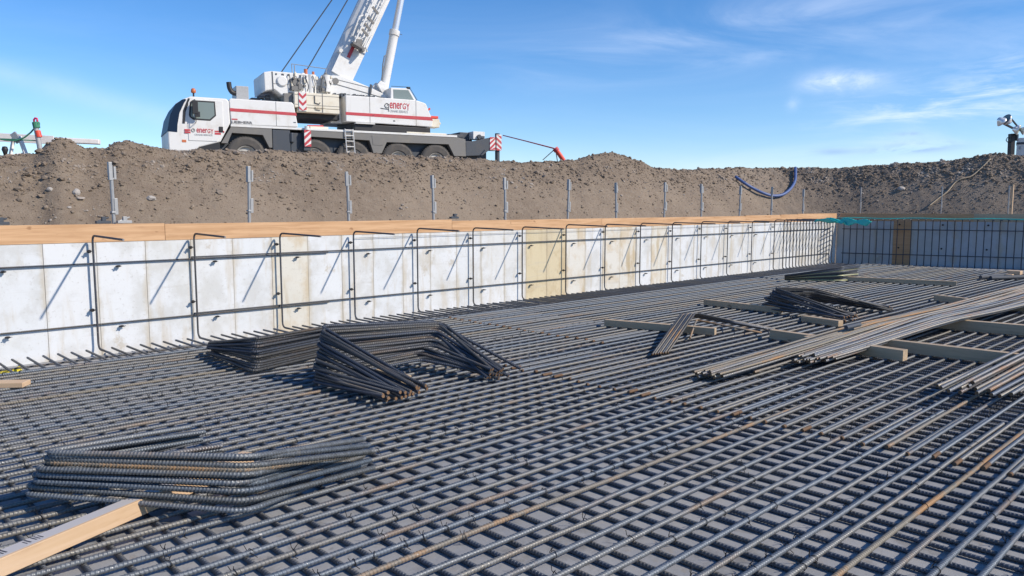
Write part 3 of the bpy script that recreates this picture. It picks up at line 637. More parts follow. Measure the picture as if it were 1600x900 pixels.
# long straight bundles
def sagbar(p,q,z0,zm,z1,r,mat,lab,grp,nm='loose_rebar',rib=True):
    p=Vector(p); q=Vector(q); pts=[]
    b1=rnd.uniform(-.035,.035)
    for k in range(25):
        t=k/24; z=z0+(zm-z0)*min(1,t*3.0)+(z1-zm)*max(0,t-.35)/.65+.02*math.sin(t*9+b1*30)*min(1,t*4); s_=p.lerp(q,t); pts.append(Vector((s_.x,s_.y+b1*math.sin(t*math.pi*2.2),z))-p.xyz.to_3d()*Vector((1,1,0)).length*0)
    o0=pts[0].copy(); m=tube_mesh(nm,[v-o0 for v in pts],r,8,mat,rib=1 if rib else 0,pitch=.03,ribh=.08); m.materials.append(END); m.polygons[len(m.polygons)-1].material_index=1; m.polygons[len(m.polygons)-2].material_index=1
    o=ob(nm,m,loc=o0); tag(o,lab,'rebar',grp); return o
n=18
for i in range(n):
    t=i/(n-1); lay=i%2
    p=Vector((6.93+.10*t,4.42-.27*t,0))+Vector((rnd.uniform(-.05,.06),rnd.uniform(-.012,.012),0)); q=Vector((18.8,3.90-.32*t+rnd.uniform(-.05,.05),0))
    sagbar(p,q,.035+.03*lay+rnd.random()*.03,.17+.032*lay,.19+.03*lay,.0145,STEEL_R if i%4==1 else STEEL_B,'long straight bar in the front bundle with rusty ends, centre right','long straight bars of the front bundle')
sagbar((7.6,4.08,0),(18,3.4,0),.03,.15,.18,.0145,STEEL_R,'orange-rusted long bar along the near side of the front bundle','long straight bars of the front bundle')
n=30
for i in range(n):
    t=(i%12)/11; lay=i//12
    p=Vector((8.35+.42*t,3.97-.25*t,0))+Vector((rnd.uniform(-.12,.10),rnd.uniform(-.015,.015),0)); q=Vector((19.5,3.60-.75*t+rnd.uniform(-.07,.07),0))
    sagbar(p,q,.05+.032*lay+rnd.random()*.01,.17+.032*lay,.19+.03*lay,.0150,STEEL_B,'long straight bar of the rear bundle whose dark ends lie behind the front one','long straight bars of the rear bundle')
st=[(1464,603),(1470,606),(1482,611),(1500,613),(1512,604),(1520,598),(1524,608),(1526,614),(1549,617),(1562,619),(1556,612),(1580,616),(1592,612),(1500,606),(1545,610)]
for i,(px,py) in enumerate(st):
    g0=G(px,py,.05+.03*(i%3)); sagbar(g0,(20,g0.y-.55+rnd.uniform(-.05,.05),0),g0.z,.15+.03*(i%3),.17,.0175,STEEL_B,'long straight bar with pale cut end in the loose bundle at the right edge','long straight bars at the right edge')
# small coupler lying on the bundle
c0=G(1322,512,.26); c1=G(1343,507,.27); MBc=MB().cyl(c0,c1,.028,14).build('bar_offcut',DGREY); tag(MBc,'short dark bar offcut lying on the long bundle','offcut')
# ------------------------------------------------------------------ timbers
def timber(p,q,w_,h,mat,lab,z=0.0,nm='timber'):
    p=Vector((p[0],p[1],z)); q=Vector((q[0],q[1],z)); d=q-p; l=d.length
    o=MB().box((0,-w_/2,0),(l,w_/2,h)).build(nm,mat,bevel=.004); o.location=p; o.rotation_euler=(0,0,math.atan2(d.y,d.x)); tag(o,lab,'timber','timbers under the bar bundles'); return o
tb=timber((-.55,3.87),(2.32,5.085),.10,.098,TIMBER_L,'pale new pine timber with grey stamps under the lower left stack',z=.002)
# stamped marks on the timber's top
MB().box((.3,-.034,.0975),(2.86,.048,.0985)).build('grey_wrap',Mat('paper_grey',.8,0,(.46,.44,.43)).m,tb)
ink=MB(); rs=random.Random(3)
for a in (.30,.52,.72,.88,1.05,1.17,1.34,1.50,2.62,2.74):
    nb=rs.randint(5,9)
    for k in range(nb):
        x=a+k*.017; 
        if rs.random()<.25: continue
        ink.box((x,-.01+rs.uniform(0,.006),.0978),(x+.006+rs.random()*.005,.012+.018+rs.random()*.018,.0990))
ink.build('grade_stamp',INKD,tb)
timber((9.16,7.42),(9.62,5.78),.10,.10,TIMBER,'weathered timber under the small rusty pile'); timber((12.5,7.75),(12.42,6.2),.1,.10,TIMBER,'weathered timber running left out from the dark fanned pile')
timber((9.72,4.5),(9.60,3.22),.12,.13,TIMBER,'short weathered timber with pale end under the long bundle'); timber((10.15,4.3),(10.25,1.9),.10,.14,TIMBER,'long weathered timber between the long bundle and right edge bundle')
timber((12.55,4.2),(12.95,1.2),.12,.15,TIMBER,'thick weathered timber at the right edge under the long bundle'); timber((19.0,8.3),(19.75,5.6),.12,.10,TIMBER,'long pale timber lying beyond the distant pile')
timber((4.66,7.5),(4.60,6.33),.13,.09,TIMBER,'short timber block under the fanned centre stack'); timber((1.2,9.45),(1.78,8.98),.16,.05,TIMBER_L,'pale timber end poking in at the left edge below the wall')
timber((9.95,5.1),(9.9,4.3),.11,.12,TIMBER,'timber end showing on the far side of the long bundle'); p=G(1462,461,.1);q=G(1490,466,.1); timber((p.x,p.y),(q.x,q.y-.4),.10,.11,TIMBER,'timber peeking out beyond the long bundle at right'); p=G(1572,476,.1); timber((p.x,p.y+.3),(p.x+.2,p.y-2),.12,.16,TIMBER,'dark timber at right edge under the long bundle far end')
p=G(1300,500,.08); timber((p.x+.1,p.y+.5),(p.x-.03,p.y-.15),.12,.09,TIMBER,'timber block under the dark fanned pile right of centre')
p=G(1580,432,.05); o=MB().box((-.25,-.08,.0),(.3,.08,.12)).box((-.05,-.2,.1),(.2,.1,.2)).build('wood_block',TIMBER_L,loc=(p.x,p.y,0),bevel=.01); tag(o,'pale block lying on the mat at the far right','block')
p=G(1562,433,.05); o=MB().cyl((-.5,.3,.06),(.6,-.2,.10),.05,10).cyl((-.4,.1,.05),(.5,-.45,.06),.05,10).build('pipe_pair',DGREY,loc=(p.x,p.y,0)); tag(o,'dark pipes lying beside the pale block at far right','pipe')
b=MB(); X=np.zeros((14,5));Y=X.copy();Zz=X.copy()
for i in range(14):
    for j in range(5): X[i,j]=1.62+i*.035; Y[i,j]=10.55+j*.05+.02*math.sin(i); Zz[i,j]=-.135+.02*math.sin(i*1.3+j)+.015*math.sin(j*2+i*.5)
o=ob('yellow_tape',grid_mesh('tape',X,Y,Zz,YEL)); o.modifiers.new('s','SOLIDIFY').thickness=.003; tag(o,'crumpled yellow tape on the slab below the wall at the left edge','tape')
# ------------------------------------------------------------------ hoses on the bank
def hose(pxs,r,mat,name,lab):
    pts=[]
    for p in pxs:
        h=slope_hit(*p)
        if h is not None: pts.append(h+Vector((-.02,-r*1.2-.02,r*1.2+.03)))
    out=[]
    for i in range(len(pts)-1):
        a=pts[max(0,i-1)];b_=pts[i];c=pts[i+1];d=pts[min(len(pts)-1,i+2)]
        for k in range(6):
            t=k/6; out.append(.5*((2*b_)+(c-a)*t+(2*a-5*b_+4*c-d)*t*t+(3*b_-a-3*c+d)*t**3))
    out.append(pts[-1]); o=MB().tube(out,r,8).build(name,mat,smooth=True); tag(o,lab,'hose')
hose([(1146,280),(1160,290),(1175,299),(1190,306),(1205,310),(1220,308),(1232,299),(1239,287),(1240,275),(1240,266)],.055,BLUE,'blue_hose','blue hose drooping in a loop down the soil bank')
hose([(1545,251),(1530,266),(1515,278),(1500,282),(1490,288),(1478,302),(1465,312),(1450,324)],.022,YHOSE,'thin_hose','thin tan hose trailing down the bank at right')
# ------------------------------------------------------------------ mobile crane
crane=empty('mobile_crane',(10.2215,27.8,2.97),R(-15)); tag(crane,'white five-axle mobile crane with red stripes and raised boom on the bank','crane')
def P_(mb,name,mat,parent=crane,bevel=.015,smooth=False): return mb.build(name,mat,parent,bevel=bevel,smooth=smooth)
def text(s_,x,z,wd,ht,mat,parent,t=-.006,name='lettering',bold=.0,shear=0):
    cu=bpy.data.curves.new('txt','FONT'); cu.body=s_; cu.size=1; cu.extrude=.004; cu.offset=bold; cu.shear=shear; o=bpy.data.objects.new('txt',cu); COL.objects.link(o); bpy.context.view_layer.update()
    me=bpy.data.meshes.new_from_object(o); bpy.data.objects.remove(o)
    v=np.array([tuple(p.co) for p in me.vertices]); mn,mxx=v.min(0),v.max(0)
    for p in me.vertices:
        a=(p.co.x-mn[0])/(mxx[0]-mn[0])*wd+x; b_=(p.co.y-mn[1])/(mxx[1]-mn[1])*ht+z; p.co=(a,t-(p.co.z)*1.0,b_)
    me.flip_normals() if False else None
    me.materials.clear(); me.materials.append(mat); ob_=ob(name,me,parent); return ob_
def letters(x,z,wd,ht,parent,t):
    ws=(.95,1.0,.95,.72,1.05,1.05); tot=sum(ws)+.16*5; k=wd/tot; cx=x
    for i,ch in enumerate('enerGY'): text(ch,cx,z-(ht*.16 if ch=='Y' else 0),ws[i]*k,ht*(1.16 if ch=='Y' else 1),RED,parent,t=t,bold=.012); cx+=(ws[i]+.16)*k
# cab
cab=P_(MB().prism([(.02,.62),(.0,1.07),(.0,1.44),(.12,2.05),(.30,2.43),(.55,2.60),(.78,2.70),(1.98,2.70),(2.06,2.6),(2.08,1.84),(1.72,1.16),(1.0,.95),(.6,.62)],.0,2.55),'cab',WHITE,bevel=.04)
P_(MB().prism([(-.02,1.46),(.10,2.03),(.28,2.40),(.50,2.57),(.60,2.60),(.64,2.57),(.56,2.45),(.40,2.1),(.32,1.70),(.30,1.44)],-.008,2.558),'windscreen',GLASS,cab,bevel=0)
P_(MB().prism([(.56,1.75),(.60,2.15),(.76,2.62),(.70,2.63),(.52,2.2),(.48,1.75)],-.014,.05),'window_pillar',BLACK,cab,bevel=0)
dr=P_(MB().prism([(.66,1.17),(1.60,1.17),(1.84,1.53),(1.84,2.60),(.86,2.62),(.70,2.50),(.66,2.1)],-.02,.1),'door',WHITE,cab,bevel=.01)
wf=P_(MB().prism([(.70,2.05),(.75,2.50),(.84,2.57),(1.58,2.57),(1.60,2.07),(1.40,1.885),(.84,1.895),(.72,1.98)],-.028,.0),'side_window',BLACK,cab,bevel=0)
P_(MB().prism([(.76,2.07),(.80,2.48),(.87,2.52),(1.54,2.52),(1.55,2.09),(1.38,1.935),(.87,1.945),(.77,2.0)],-.034,.0),'pane',GLASS_L,wf,bevel=0)
P_(MB().box((1.68,-.05,1.50),(1.82,.0,1.70)),'door_handle',BLACK,cab,bevel=.02)
mi=MB(); mi.box((.80,-.28,2.08),(.98,-.20,2.52)); mi.box((.86,-.26,1.98),(1.04,-.18,2.16)); mi.tube([(.90,-.02,2.6),(.9,-.24,2.55),(.9,-.24,1.8),(.9,-.02,1.78)],.015,6); P_(mi,'mirror',BLACK,cab,bevel=.01)
P_(MB().box((.84,-.2,1.98),(1.03,-.17,2.1)),'mirror_glass',CHROME,cab,bevel=0)
be=MB(); be.lathe([(.0,3.03),(.05,3.02),(.085,2.96),(.085,2.88),(.06,2.86)],(.92,.3,0),'z',14); P_(be,'beacon',ORANGE,cab,bevel=0,smooth=True)
P_(MB().cyl((.92,.3,2.69),(.92,.3,2.87),.03,8),'beacon_stalk',BLACK,cab,bevel=0)
st1=MB(); st1.box((.54,-.026,1.50),(.73,0,1.56)).box((.54,-.026,1.42),(.73,0,1.48)).box((1.53,-.026,1.50),(1.86,0,1.55)).box((1.53,-.026,1.41),(1.74,0,1.48)); P_(st1,'red_stripe',RED,cab,bevel=0)
letters(.93,1.455,.56,.145,cab,-.026); text('CRANE SERVICE',.86,1.355,.60,.055,INK,cab,t=-.026)
lg=MB(); lg.tube([(.82+.055*math.cos(a),-.03,1.525+.055*math.sin(a)) for a in [i*.4+.6 for i in range(13)]],.010,5); lg.tube([(.82,-.03,1.52),(.87,-.03,1.55),(.87,-.03,1.50)],.008,5); P_(lg,'logo',INKD,cab,bevel=0)
P_(MB().box((.44,-.01,1.10),(.58,.03,1.19)),'headlight',ORANGE,cab,bevel=.005)
P_(MB().box((.62,.03,.85),(1.7,2.5,1.16)),'cab_step',BLACK,cab,bevel=.02)
# hood
hood=P_(MB().prism([(2.11,1.80),(2.06,2.66),(2.12,2.72),(4.28,2.72),(4.36,2.66),(4.50,1.82)],.0,2.5),'engine_hood',WHITE,bevel=.03)
P_(MB().box((3.695,-.004,1.83),(3.71,.0,2.70)),'seam',DGREY,hood,bevel=0)
P_(MB().prism([(2.09,2.26),(2.08,2.375),(4.44,2.345),(4.455,2.235)],-.006,.01),'red_stripe',RED,hood,bevel=0)
P_(MB().box((2.13,-.006,1.965),(2.33,.0,2.01)),'badge',RED,hood,bevel=0); text('LIEBHERR',2.13,1.845,.71,.09,INKD,hood,t=-.005,bold=.012)
P_(MB().box((4.33,-.01,1.97),(4.42,.0,2.0)),'vent_mark',DGREY,hood,bevel=0)
ex=MB(); ex.tube(fillet([(2.22,.9,3.42),(2.24,.9,3.2),(2.32,.9,3.05),(2.6,.9,3.0)],.1),.09,12); P_(ex,'exhaust_pipe',BLACK,bevel=0)
P_(MB().box((2.45,.8,2.70),(2.90,1.7,3.30)),'silencer',GALV,bevel=.02)
eq=MB(); eq.box((3.0,.9,2.7),(3.35,1.5,2.92)).box((3.4,.8,2.7),(3.95,1.7,2.88)).cyl((3.5,.9,2.95),(3.7,.9,2.95),.09,12).box((4.05,.7,2.65),(4.4,1.8,2.95)).box((3.25,.8,2.9),(3.5,1.2,3.0)); P_(eq,'roof_equipment',DGREY,bevel=.03)
# chassis
P_(MB().box((.9,.35,.55),(12.6,2.2,1.62)),'chassis_frame',DGREY,bevel=.02)
P_(MB().box((2.09,-.02,1.72),(11.05,2.6,1.80)),'deck',WHITE,bevel=.008)
sk=MB()
sk.prism([(1.74,1.12),(2.10,1.72),(3.53,1.72),(3.53,1.02),(3.42,1.02),(3.20,1.47),(2.12,1.50),(1.96,1.12)],0,.28)
sk.prism([(4.95,1.72),(11.05,1.72),(11.44,1.66),(11.46,.95),(10.92,.95),(10.66,1.42),(7.98,1.40),(7.76,.95),(7.42,.95),(7.26,1.44),(4.95,1.49)],0,.28)
P_(sk,'fender',GREY,bevel=.01)
P_(MB().prism([(7.36,1.64),(7.86,1.64),(7.86,1.33),(7.80,1.27),(7.40,1.27)],-.012,.02),'access_hatch',GREY,bevel=.006)
P_(MB().box((3.55,.02,.9),(4.2,.6,1.70)),'side_locker',DGREY,bevel=.02); P_(MB().box((4.22,.1,.85),(4.7,.6,1.62)).cyl((4.26,.05,1.25),(4.26,.05,1.6),.09,10),'fuel_tank',DGREY,bevel=.03)
# wheels
def wheel(s_,mirror=False):
    ty=MB(); ty.lathe([(.36,.02),(.40,-.02),(.60,-.03),(.655,.0),(.69,.05),(.69,.33),(.65,.38),(.40,.38)],(0,0,0),'y',40)
    for k in range(44):
        a=k/44*2*math.pi; M_=Matrix.Rotation(a,4,'Y'); ty.box((-.022,.03,.685),(.022,.17,.705),M_); M_=Matrix.Rotation(a+.07,4,'Y'); ty.box((-.022,.20,.685),(.022,.36,.705),M_)
    w_=ty.build('wheel',RUBBER,crane); w_.location=(s_,2.55 if mirror else .03,.70)
    if mirror: w_.rotation_euler=(0,0,math.pi)
    rm=MB(); rm.lathe([(.0,.06),(.12,.05),(.13,.02),(.17,.02),(.18,.12),(.30,.14),(.34,.03),(.375,.01),(.37,.30)],(0,0,0),'y',32); rm.build('rim',RIM,w_)
    hb=MB(); hb.lathe([(0,-.03),(.07,-.03),(.09,.0),(.1,.08)],(0,0,0),'y',16)
    for k in range(10): a=k/10*2*math.pi; hb.cyl((.145*math.cos(a),-.0,.145*math.sin(a)),(.145*math.cos(a),.04,.145*math.sin(a)),.016,6)
    hb.build('hub',DGREY,w_)
for s_ in (2.60,5.10,6.62,8.47,10.12): wheel(s_); wheel(s_,True)
# ladder
la=MB(); la.beam((6.27,-.06,1.84),(6.33,-.10,.75),.03,.03).beam((6.59,-.06,1.84),(6.65,-.10,.75),.03,.03)
for k in range(5): z=1.80-k*.21; la.beam((6.27+(1.84-z)*.055,-.075,z),(6.59+(1.84-z)*.055,-.075,z),.03,.025,up=Vector((0,1,0)))
P_(la,'ladder',WHITE,bevel=0)
def chevron(x0,x1,z0,z1,t,parent,n=4,name='hazard_plate',sl=.6):
    pl=P_(MB().box((x0,t,z0),(x1,t+.03,z1)),name,WHITE,parent,bevel=0); b=MB(); hgt=z1-z0; sw=hgt/n
    for k in range(-2,n+1):
        if k%2: continue
        a0=z0+k*sw; poly=[(x0,a0),(x1,a0+(x1-x0)*sl*1.6),(x1,a0+sw+(x1-x0)*sl*1.6),(x0,a0+sw)]
        poly=[(x,min(max(z,z0),z1)) for x,z in poly]
        if poly[3][1]-poly[0][1]<1e-4 and poly[2][1]-poly[1][1]<1e-4: continue
        q=[]; [q.append(p) for p in poly if p not in q]
        if len(q)>2: b.prism(q,t-.004,t)
    b.build('stripes',RED,pl); return pl
orf=P_(MB().box((4.66,-.12,.95),(4.92,.5,1.72)),'front_outrigger',DGREY,bevel=.01); chevron(4.68,4.93,1.10,1.72,-.16,orf,5)
P_(MB().cyl((4.80,-.1,1.72),(4.80,-.1,1.86),.09,12),'outrigger_cap',WHITE,orf,bevel=0)
orr=P_(MB().prism([(11.46,.97),(11.46,1.52),(12.7,1.80),(13.02,1.80),(13.02,1.25),(12.55,1.25),(12.25,1.02)],.0,.45),'rear_outrigger',DGREY,bevel=.01)
chevron(12.58,12.84,1.25,1.80,-.03,orr,5); chevron(12.88,13.12,1.25,1.92,-.06,orr,6,sl=-.5)
P_(MB().cyl((13.0,.1,.6),(13.0,.1,1.98),.10,14),'outrigger_jack',DGREY,orr,bevel=0); P_(MB().cyl((13.0,.1,.55),(13.0,.1,.62),.3,20),'outrigger_foot',GREY,orr,bevel=0)
wb=P_(MB().box((11.5,.7,1.6),(12.1,2.0,2.02)).box((10.9,.5,1.75),(11.6,2.0,1.9)),'rear_equipment',DGREY,bevel=.03); P_(MB().box((11.95,.30,1.72),(12.50,.8,2.04)),'junction_box',WHITE,bevel=.01); P_(MB().cyl((12.2,.28,1.82),(12.2,.2,1.82),.09,14).box((12.3,.22,1.75),(12.45,.29,1.85)),'box_fitting',DGREY,bevel=0)
ml=MB(); ml.box((8.85,.05,1.81),(10.6,.4,1.86)).box((5.0,.2,1.81),(5.7,1.0,1.90)); P_(ml,'deck_plates',CREAM,bevel=.01); P_(MB().cyl((4.95,.4,1.90),(5.55,.4,1.92),.06,8).cyl((5.0,.55,1.88),(5.6,.5,1.90),.06,8),'cargo_straps',RED,bevel=0)
# turntable and superstructure
P_(MB().cyl((7.45,1.3,1.80),(7.45,1.3,2.10),1.05,40),'slewing_ring',DGREY,bevel=0); P_(MB().box((6.7,.1,1.82),(9.9,2.4,2.06)),'under_frame',BLACK,bevel=.02); P_(MB().box((6.72,-.02,2.07),(7.5,.2,2.11)),'foot_plate',WHITE,bevel=0)
hs_=P_(MB().prism([(6.37,2.14),(6.37,3.14),(9.26,3.14),(9.62,3.06),(9.72,3.02),(10.02,2.35),(9.98,2.10)],.1,.75),'superstructure_body',WHITE,bevel=.03)
P_(MB().box((5.95,.75,2.12),(8.3,2.3,3.10)),'inner_frame',WHITE,bevel=.03)
P_(MB().prism([(6.365,2.39),(6.365,2.50),(9.96,2.50),(10.01,2.36)],.092,.11),'red_stripe',RED,hs_,bevel=0)
sm_=MB(); sm_.box((7.33,.096,2.12),(7.345,.1,3.14)).box((9.27,.096,2.11),(9.285,.1,3.14)).box((8.30,.09,2.24),(8.38,.1,2.28)).box((7.44,.09,2.42),(7.50,.1,2.44)); P_(sm_,'seam',DGREY,hs_,bevel=0)
letters(8.16,2.745,.84,.235,hs_,.094); text('CRANE SERVICE',8.16,2.60,.77,.09,INK,hs_,t=.094)
lg=MB(); lg.tube([(8.04+.085*math.cos(a),.088,2.84+.085*math.sin(a)) for a in [i*.4+.6 for i in range(13)]],.014,5); lg.tube([(8.04,.088,2.83),(8.12,.088,2.90),(8.11,.088,2.62)],.012,5); lg.tube([(7.78,.088,2.73),(8.11,.088,2.70)],.012,5); P_(lg,'logo',INKD,hs_,bevel=0)
P_(MB().box((9.98,.15,2.10),(10.34,.7,2.44)).cyl((10.34,.15,2.27),(10.34,.7,2.27),.06,8),'rear_bumper',CREAM,bevel=.04); P_(MB().box((9.95,.15,2.46),(10.28,.6,2.56)).cyl((9.85,.2,2.78),(9.93,.2,2.86),.04,8),'rear_light',SAFE,bevel=.01)
oc=P_(MB().prism([(8.30,3.14),(8.30,3.60),(9.10,3.62),(9.42,3.14)],.35,1.25),'operator_cab',WHITE,bevel=.03)
P_(MB().prism([(8.42,3.17),(8.42,3.53),(9.05,3.55),(9.29,3.17)],.338,.36),'side_window',GLASS_L,oc,bevel=0); P_(MB().prism([(9.13,3.60),(9.44,3.15),(9.45,3.15),(9.14,3.60)],.42,1.2),'windscreen',GLASS,oc,bevel=0)
P_(MB().tube([(8.35,.4,3.66),(9.12,.4,3.68),(9.46,.4,3.18)],.012,6),'guard_rail',DGREY,oc,bevel=0); P_(MB().box((9.02,.33,3.60),(9.14,.5,3.68)),'work_light',BLACK,oc,bevel=.01)
# counterweight
cw=P_(MB().prism([(3.40,3.10),(3.38,3.80),(3.66,3.86),(5.1,3.86),(5.1,3.12),(4.30,3.12),(4.05,2.98),(3.75,3.20),(3.45,3.14)],.35,2.35),'winch_frame',WHITE,bevel=.03)
P_(MB().prism([(3.66,3.84),(3.68,3.12),(3.72,3.12),(3.70,3.84)],.338,.36),'seam',DGREY,cw,bevel=0); P_(MB().box((3.70,.34,3.40),(4.4,.36,3.415)),'weld_line',GREY,cw,bevel=0)
dm=MB(); dm.lathe([(0,-.05),(.16,-.05),(.20,-.02),(.20,.05),(.10,.06),(.08,.02),(0,.0)],(4.03,.33,3.52),'y',24); P_(dm,'winch_end',WHITE,cw,bevel=0,smooth=False)
for dx,nm in ((4.55,'hydraulic_motor'),):
    b=MB(); b.cyl((dx,.25,3.50),(dx,.4,3.5),.15,16).cyl((dx+.1,.2,3.62),(dx+.1,.35,3.62),.06,10).box((dx-.2,.22,3.2),(dx+.12,.35,3.36)).cyl((dx-.1,.2,3.66),(dx-.1,.33,3.66),.05,8).box((dx+.05,.2,3.25),(dx+.2,.35,3.45)); P_(b,nm,GREY,cw,bevel=.01)
b=MB(); b.cyl((5.15,.5,3.10),(5.15,.5,3.85),.20,20).cyl((5.72,.45,3.25),(5.72,.45,3.88),.17,20); P_(b,'hydraulic_tank',WHITE,bevel=0,smooth=False); P_(MB().box((4.8,.4,3.1),(5.0,.6,3.9)).box((5.3,.6,3.10),(5.95,1.6,3.78)),'support_frame',WHITE,bevel=.02)
P_(MB().cyl((4.95,.45,3.86),(4.95,.45,4.05),.07,10).cyl((5.3,.7,3.85),(5.3,.7,4.02),.05,8),'beacon',ORANGE,bevel=0)
ba=P_(MB().box((4.40,.05,2.56),(6.10,2.6,3.12)).box((4.52,.06,2.40),(6.11,2.6,2.55)),'ballast_slab',CREAM,bevel=.02); P_(MB().box((4.05,.25,2.5),(4.40,2.4,3.08)),'ballast_core',GREY,bevel=.03)
sd=MB(); sd.box((4.42,.044,3.02),(6.1,.05,3.035)).box((5.44,.044,2.42),(5.47,.05,3.12)).box((4.42,.044,2.66),(6.1,.05,2.675)).tube([(5.16,.03,3.03),(5.16,.03,2.76),(5.32,.03,2.72),(5.36,.03,2.78)],.018,6).tube([(5.16,.03,2.60),(5.2,.03,2.52),(5.36,.03,2.50)],.015,6); P_(sd,'lifting_lug',GREY,ba,bevel=0)
hp=P_(MB().box((4.56,.02,2.44),(4.84,.05,3.12)),'hazard_plate',WHITE,ba,bevel=0); b=MB()
for z in (3.12,2.86,2.60): 
    b.prism([(4.56,z-.0),(4.70,z-.14),(4.84,z-.0),(4.84,z-.11),(4.70,z-.25) if z>2.7 else (4.70,z-.16),(4.56,z-.11)],.014,.02)
b.build('stripes',RED,hp)
P_(MB().box((4.5,.4,2.2),(6.2,2.3,2.40)),'ballast_carrier',BLACK,bevel=.02)
b=MB(); q_=random.Random(5)
for k in range(26):
    s0=q_.uniform(4.25,5.9); h0=q_.uniform(3.16,3.84); w0=q_.uniform(.04,.12); P_(MB().box((s0,.27+q_.uniform(0,.06),h0),(s0+w0,.40,h0+q_.uniform(.03,.16))),'hydraulic_fitting',(CREAM,GREY,WHITE)[k%3],cw,bevel=.008)
b=MB()
for k in range(7):
    s0=4.3+k*.22+q_.uniform(-.04,.04); b.tube(fillet([(s0,.3,3.2),(s0+.05,.24,3.35+q_.uniform(0,.2)),(s0+q_.uniform(-.2,.25),.27,3.8)],.08),.016,6)
for k in range(9): s0=3.8+k*.22; b.box((s0,.33,3.75+q_.uniform(-.1,.02)),(s0+q_.uniform(.03,.1),.35,3.79))
P_(b,'hydraulic_lines',DGREY,cw,bevel=0)
b=MB()
for k in range(14): s0=6.05+k*.13; b.box((s0,.5,3.13),(s0+q_.uniform(.04,.1),.8,3.17+q_.uniform(.02,.10)))
b.box((6.02,.72,3.12),(6.36,.76,3.16)); b.box((7.0,.55,3.145),(8.3,.74,3.17)); P_(b,'dark_gap_blocks',DGREY,hs_,bevel=0)  # dark blocks stand in for the shaded gaps between cradle and body
b=MB(); b.beam((5.75,.735,3.72),(8.2,.735,3.22),.012,.02,up=Vector((0,1,0))).beam((5.7,.735,3.90),(7.5,.735,3.60),.01,.012,up=Vector((0,1,0))); P_(b,'edge_shade_lines',GREY,hs_,bevel=0)  # grey strips draw the cradle's edge line and its shading
# boom
fr_=P_(MB().prism([(5.2,3.12),(5.75,3.93),(6.45,3.96),(7.55,3.62),(8.25,3.35),(8.35,3.12)],.75,.95).prism([(5.2,3.12),(5.75,3.93),(6.45,3.96),(7.55,3.62),(8.25,3.35),(8.35,3.12)],1.75,1.95),'boom_cradle',WHITE,bevel=.02)
P_(MB().cyl((6.18,.70,3.74),(6.18,2.0,3.74),.12,20),'boom_pivot',GREY,fr_,bevel=0); P_(MB().prism([(7.53,3.30),(7.60,3.30),(7.66,3.70),(7.58,3.72)],.68,.76),'cradle_bracket',DGREY,fr_,bevel=0)
bd=Vector((.44,0,.90)).normalized(); bn=Vector((-bd.z,0,bd.x))
def boomsec(a,b_,h1,h2,w_,name,par=None):
    O_=Vector((6.50,1.35,4.05)); m=MB(); n_=12
    prof=[]
    for k in range(n_+1):     # rounded back (left), flat front
        t=math.pi*k/n_; prof.append((h2*math.sin(t)*.92+h2*.0, -w_/2*math.cos(t)))
    prof=[(-h1,-w_/2),( h2*.0,-w_/2)]+prof[1:-1]+[(h2*.0,w_/2),(-h1,w_/2)]
    vs=[];
    for s_ in (a,b_):
        for (u_,y_) in prof: p=O_+bd*s_+bn*u_; vs.append((p.x,p.y+y_,p.z))
    k=len(prof); fs=[tuple(range(k))[::-1],tuple(range(k,2*k))]+[(i,(i+1)%k,(i+1)%k+k,i+k) for i in range(k)]
    m.add(vs,fs); return P_(m,name,WHITE,par or crane,bevel=.01)
bo=boomsec(-.25,11.5,.48,.62,.85,'boom'); boomsec(11.5,20,.42,.54,.74,'second_section',bo); boomsec(20,27,.36,.46,.64,'third_section',bo)
m=MB(); O_=Vector((6.50,.93,4.05)); 
def bp(s_,u_,t=0): p=O_+bd*s_+bn*u_; return Vector((p.x,.93+t,p.z))
m.add([bp(-.1,-.46,-.03),bp(-.1,.42,-.03),bp(.75,.42,-.03),bp(.95,-.46,-.03),bp(-.1,-.46,.02),bp(-.1,.42,.02),bp(.75,.42,.02),bp(.95,-.46,.02)],[(0,1,2,3),(7,6,5,4),(0,4,5,1),(1,5,6,2),(2,6,7,3),(3,7,4,0)]); P_(m,'boom_foot_plate',WHITE,bo,bevel=.005)
P_(MB().beam(bp(.72,.06,-.04),bp(1.28,.06,-.04),.03,.13,up=bn),'red_marking',RED,bo,bevel=0)
P_(MB().cyl(bp(.8,.42,-.06),bp(.8,.42,.2),.08,14),'boom_lug',WHITE,bo,bevel=0)
# folding lattice jib on the side of the boom
jb=MB(); t1,t2=-.10,-.42; u0,u1=-.24,.16
for t in (t1,t2):
    for u_ in (u0,u1): jb.beam(bp(1.25,u_*1.0,t),bp(9.0,u_,t),.05,.05,up=bn)
k=0; s_=1.3
while s_<8.6:
    a,b_=(u0,u1) if k%2 else (u1,u0)
    jb.beam(bp(s_,a,t2),bp(s_+.58,b_,t2),.03,.03,up=bn); jb.beam(bp(s_,u0,t1),bp(s_+.3,u0,t2),.02,.02,up=Vector((0,1,0)))
    if k%2: jb.beam(bp(s_,u0,t2),bp(s_,u1,t2),.025,.025,up=bn)
    k+=1; s_+=.58
P_(jb,'lattice_jib',WHITE,bo,bevel=0)
jf=MB(); jf.beam(bp(1.22,-.30,-.28),bp(1.22,.22,-.28),.38,.10,up=bn).cyl(bp(1.15,-.26,-.5),bp(1.15,-.26,-.1),.06,10).box(tuple(bp(1.35,.0,-.46)-Vector((.12,0,.10))),tuple(bp(1.35,.0,-.2)+Vector((.12,0,.12)))); P_(jf,'jib_foot',GREY,bo,bevel=.01)
jw=MB(); 
for s_ in (1.75,2.0,2.3,2.75): jw.beam(bp(s_,-.2,-.45),bp(s_+.12,.12,-.45),.04,.09,up=bn)
P_(jw,'jib_brackets',GREY,bo,bevel=0)
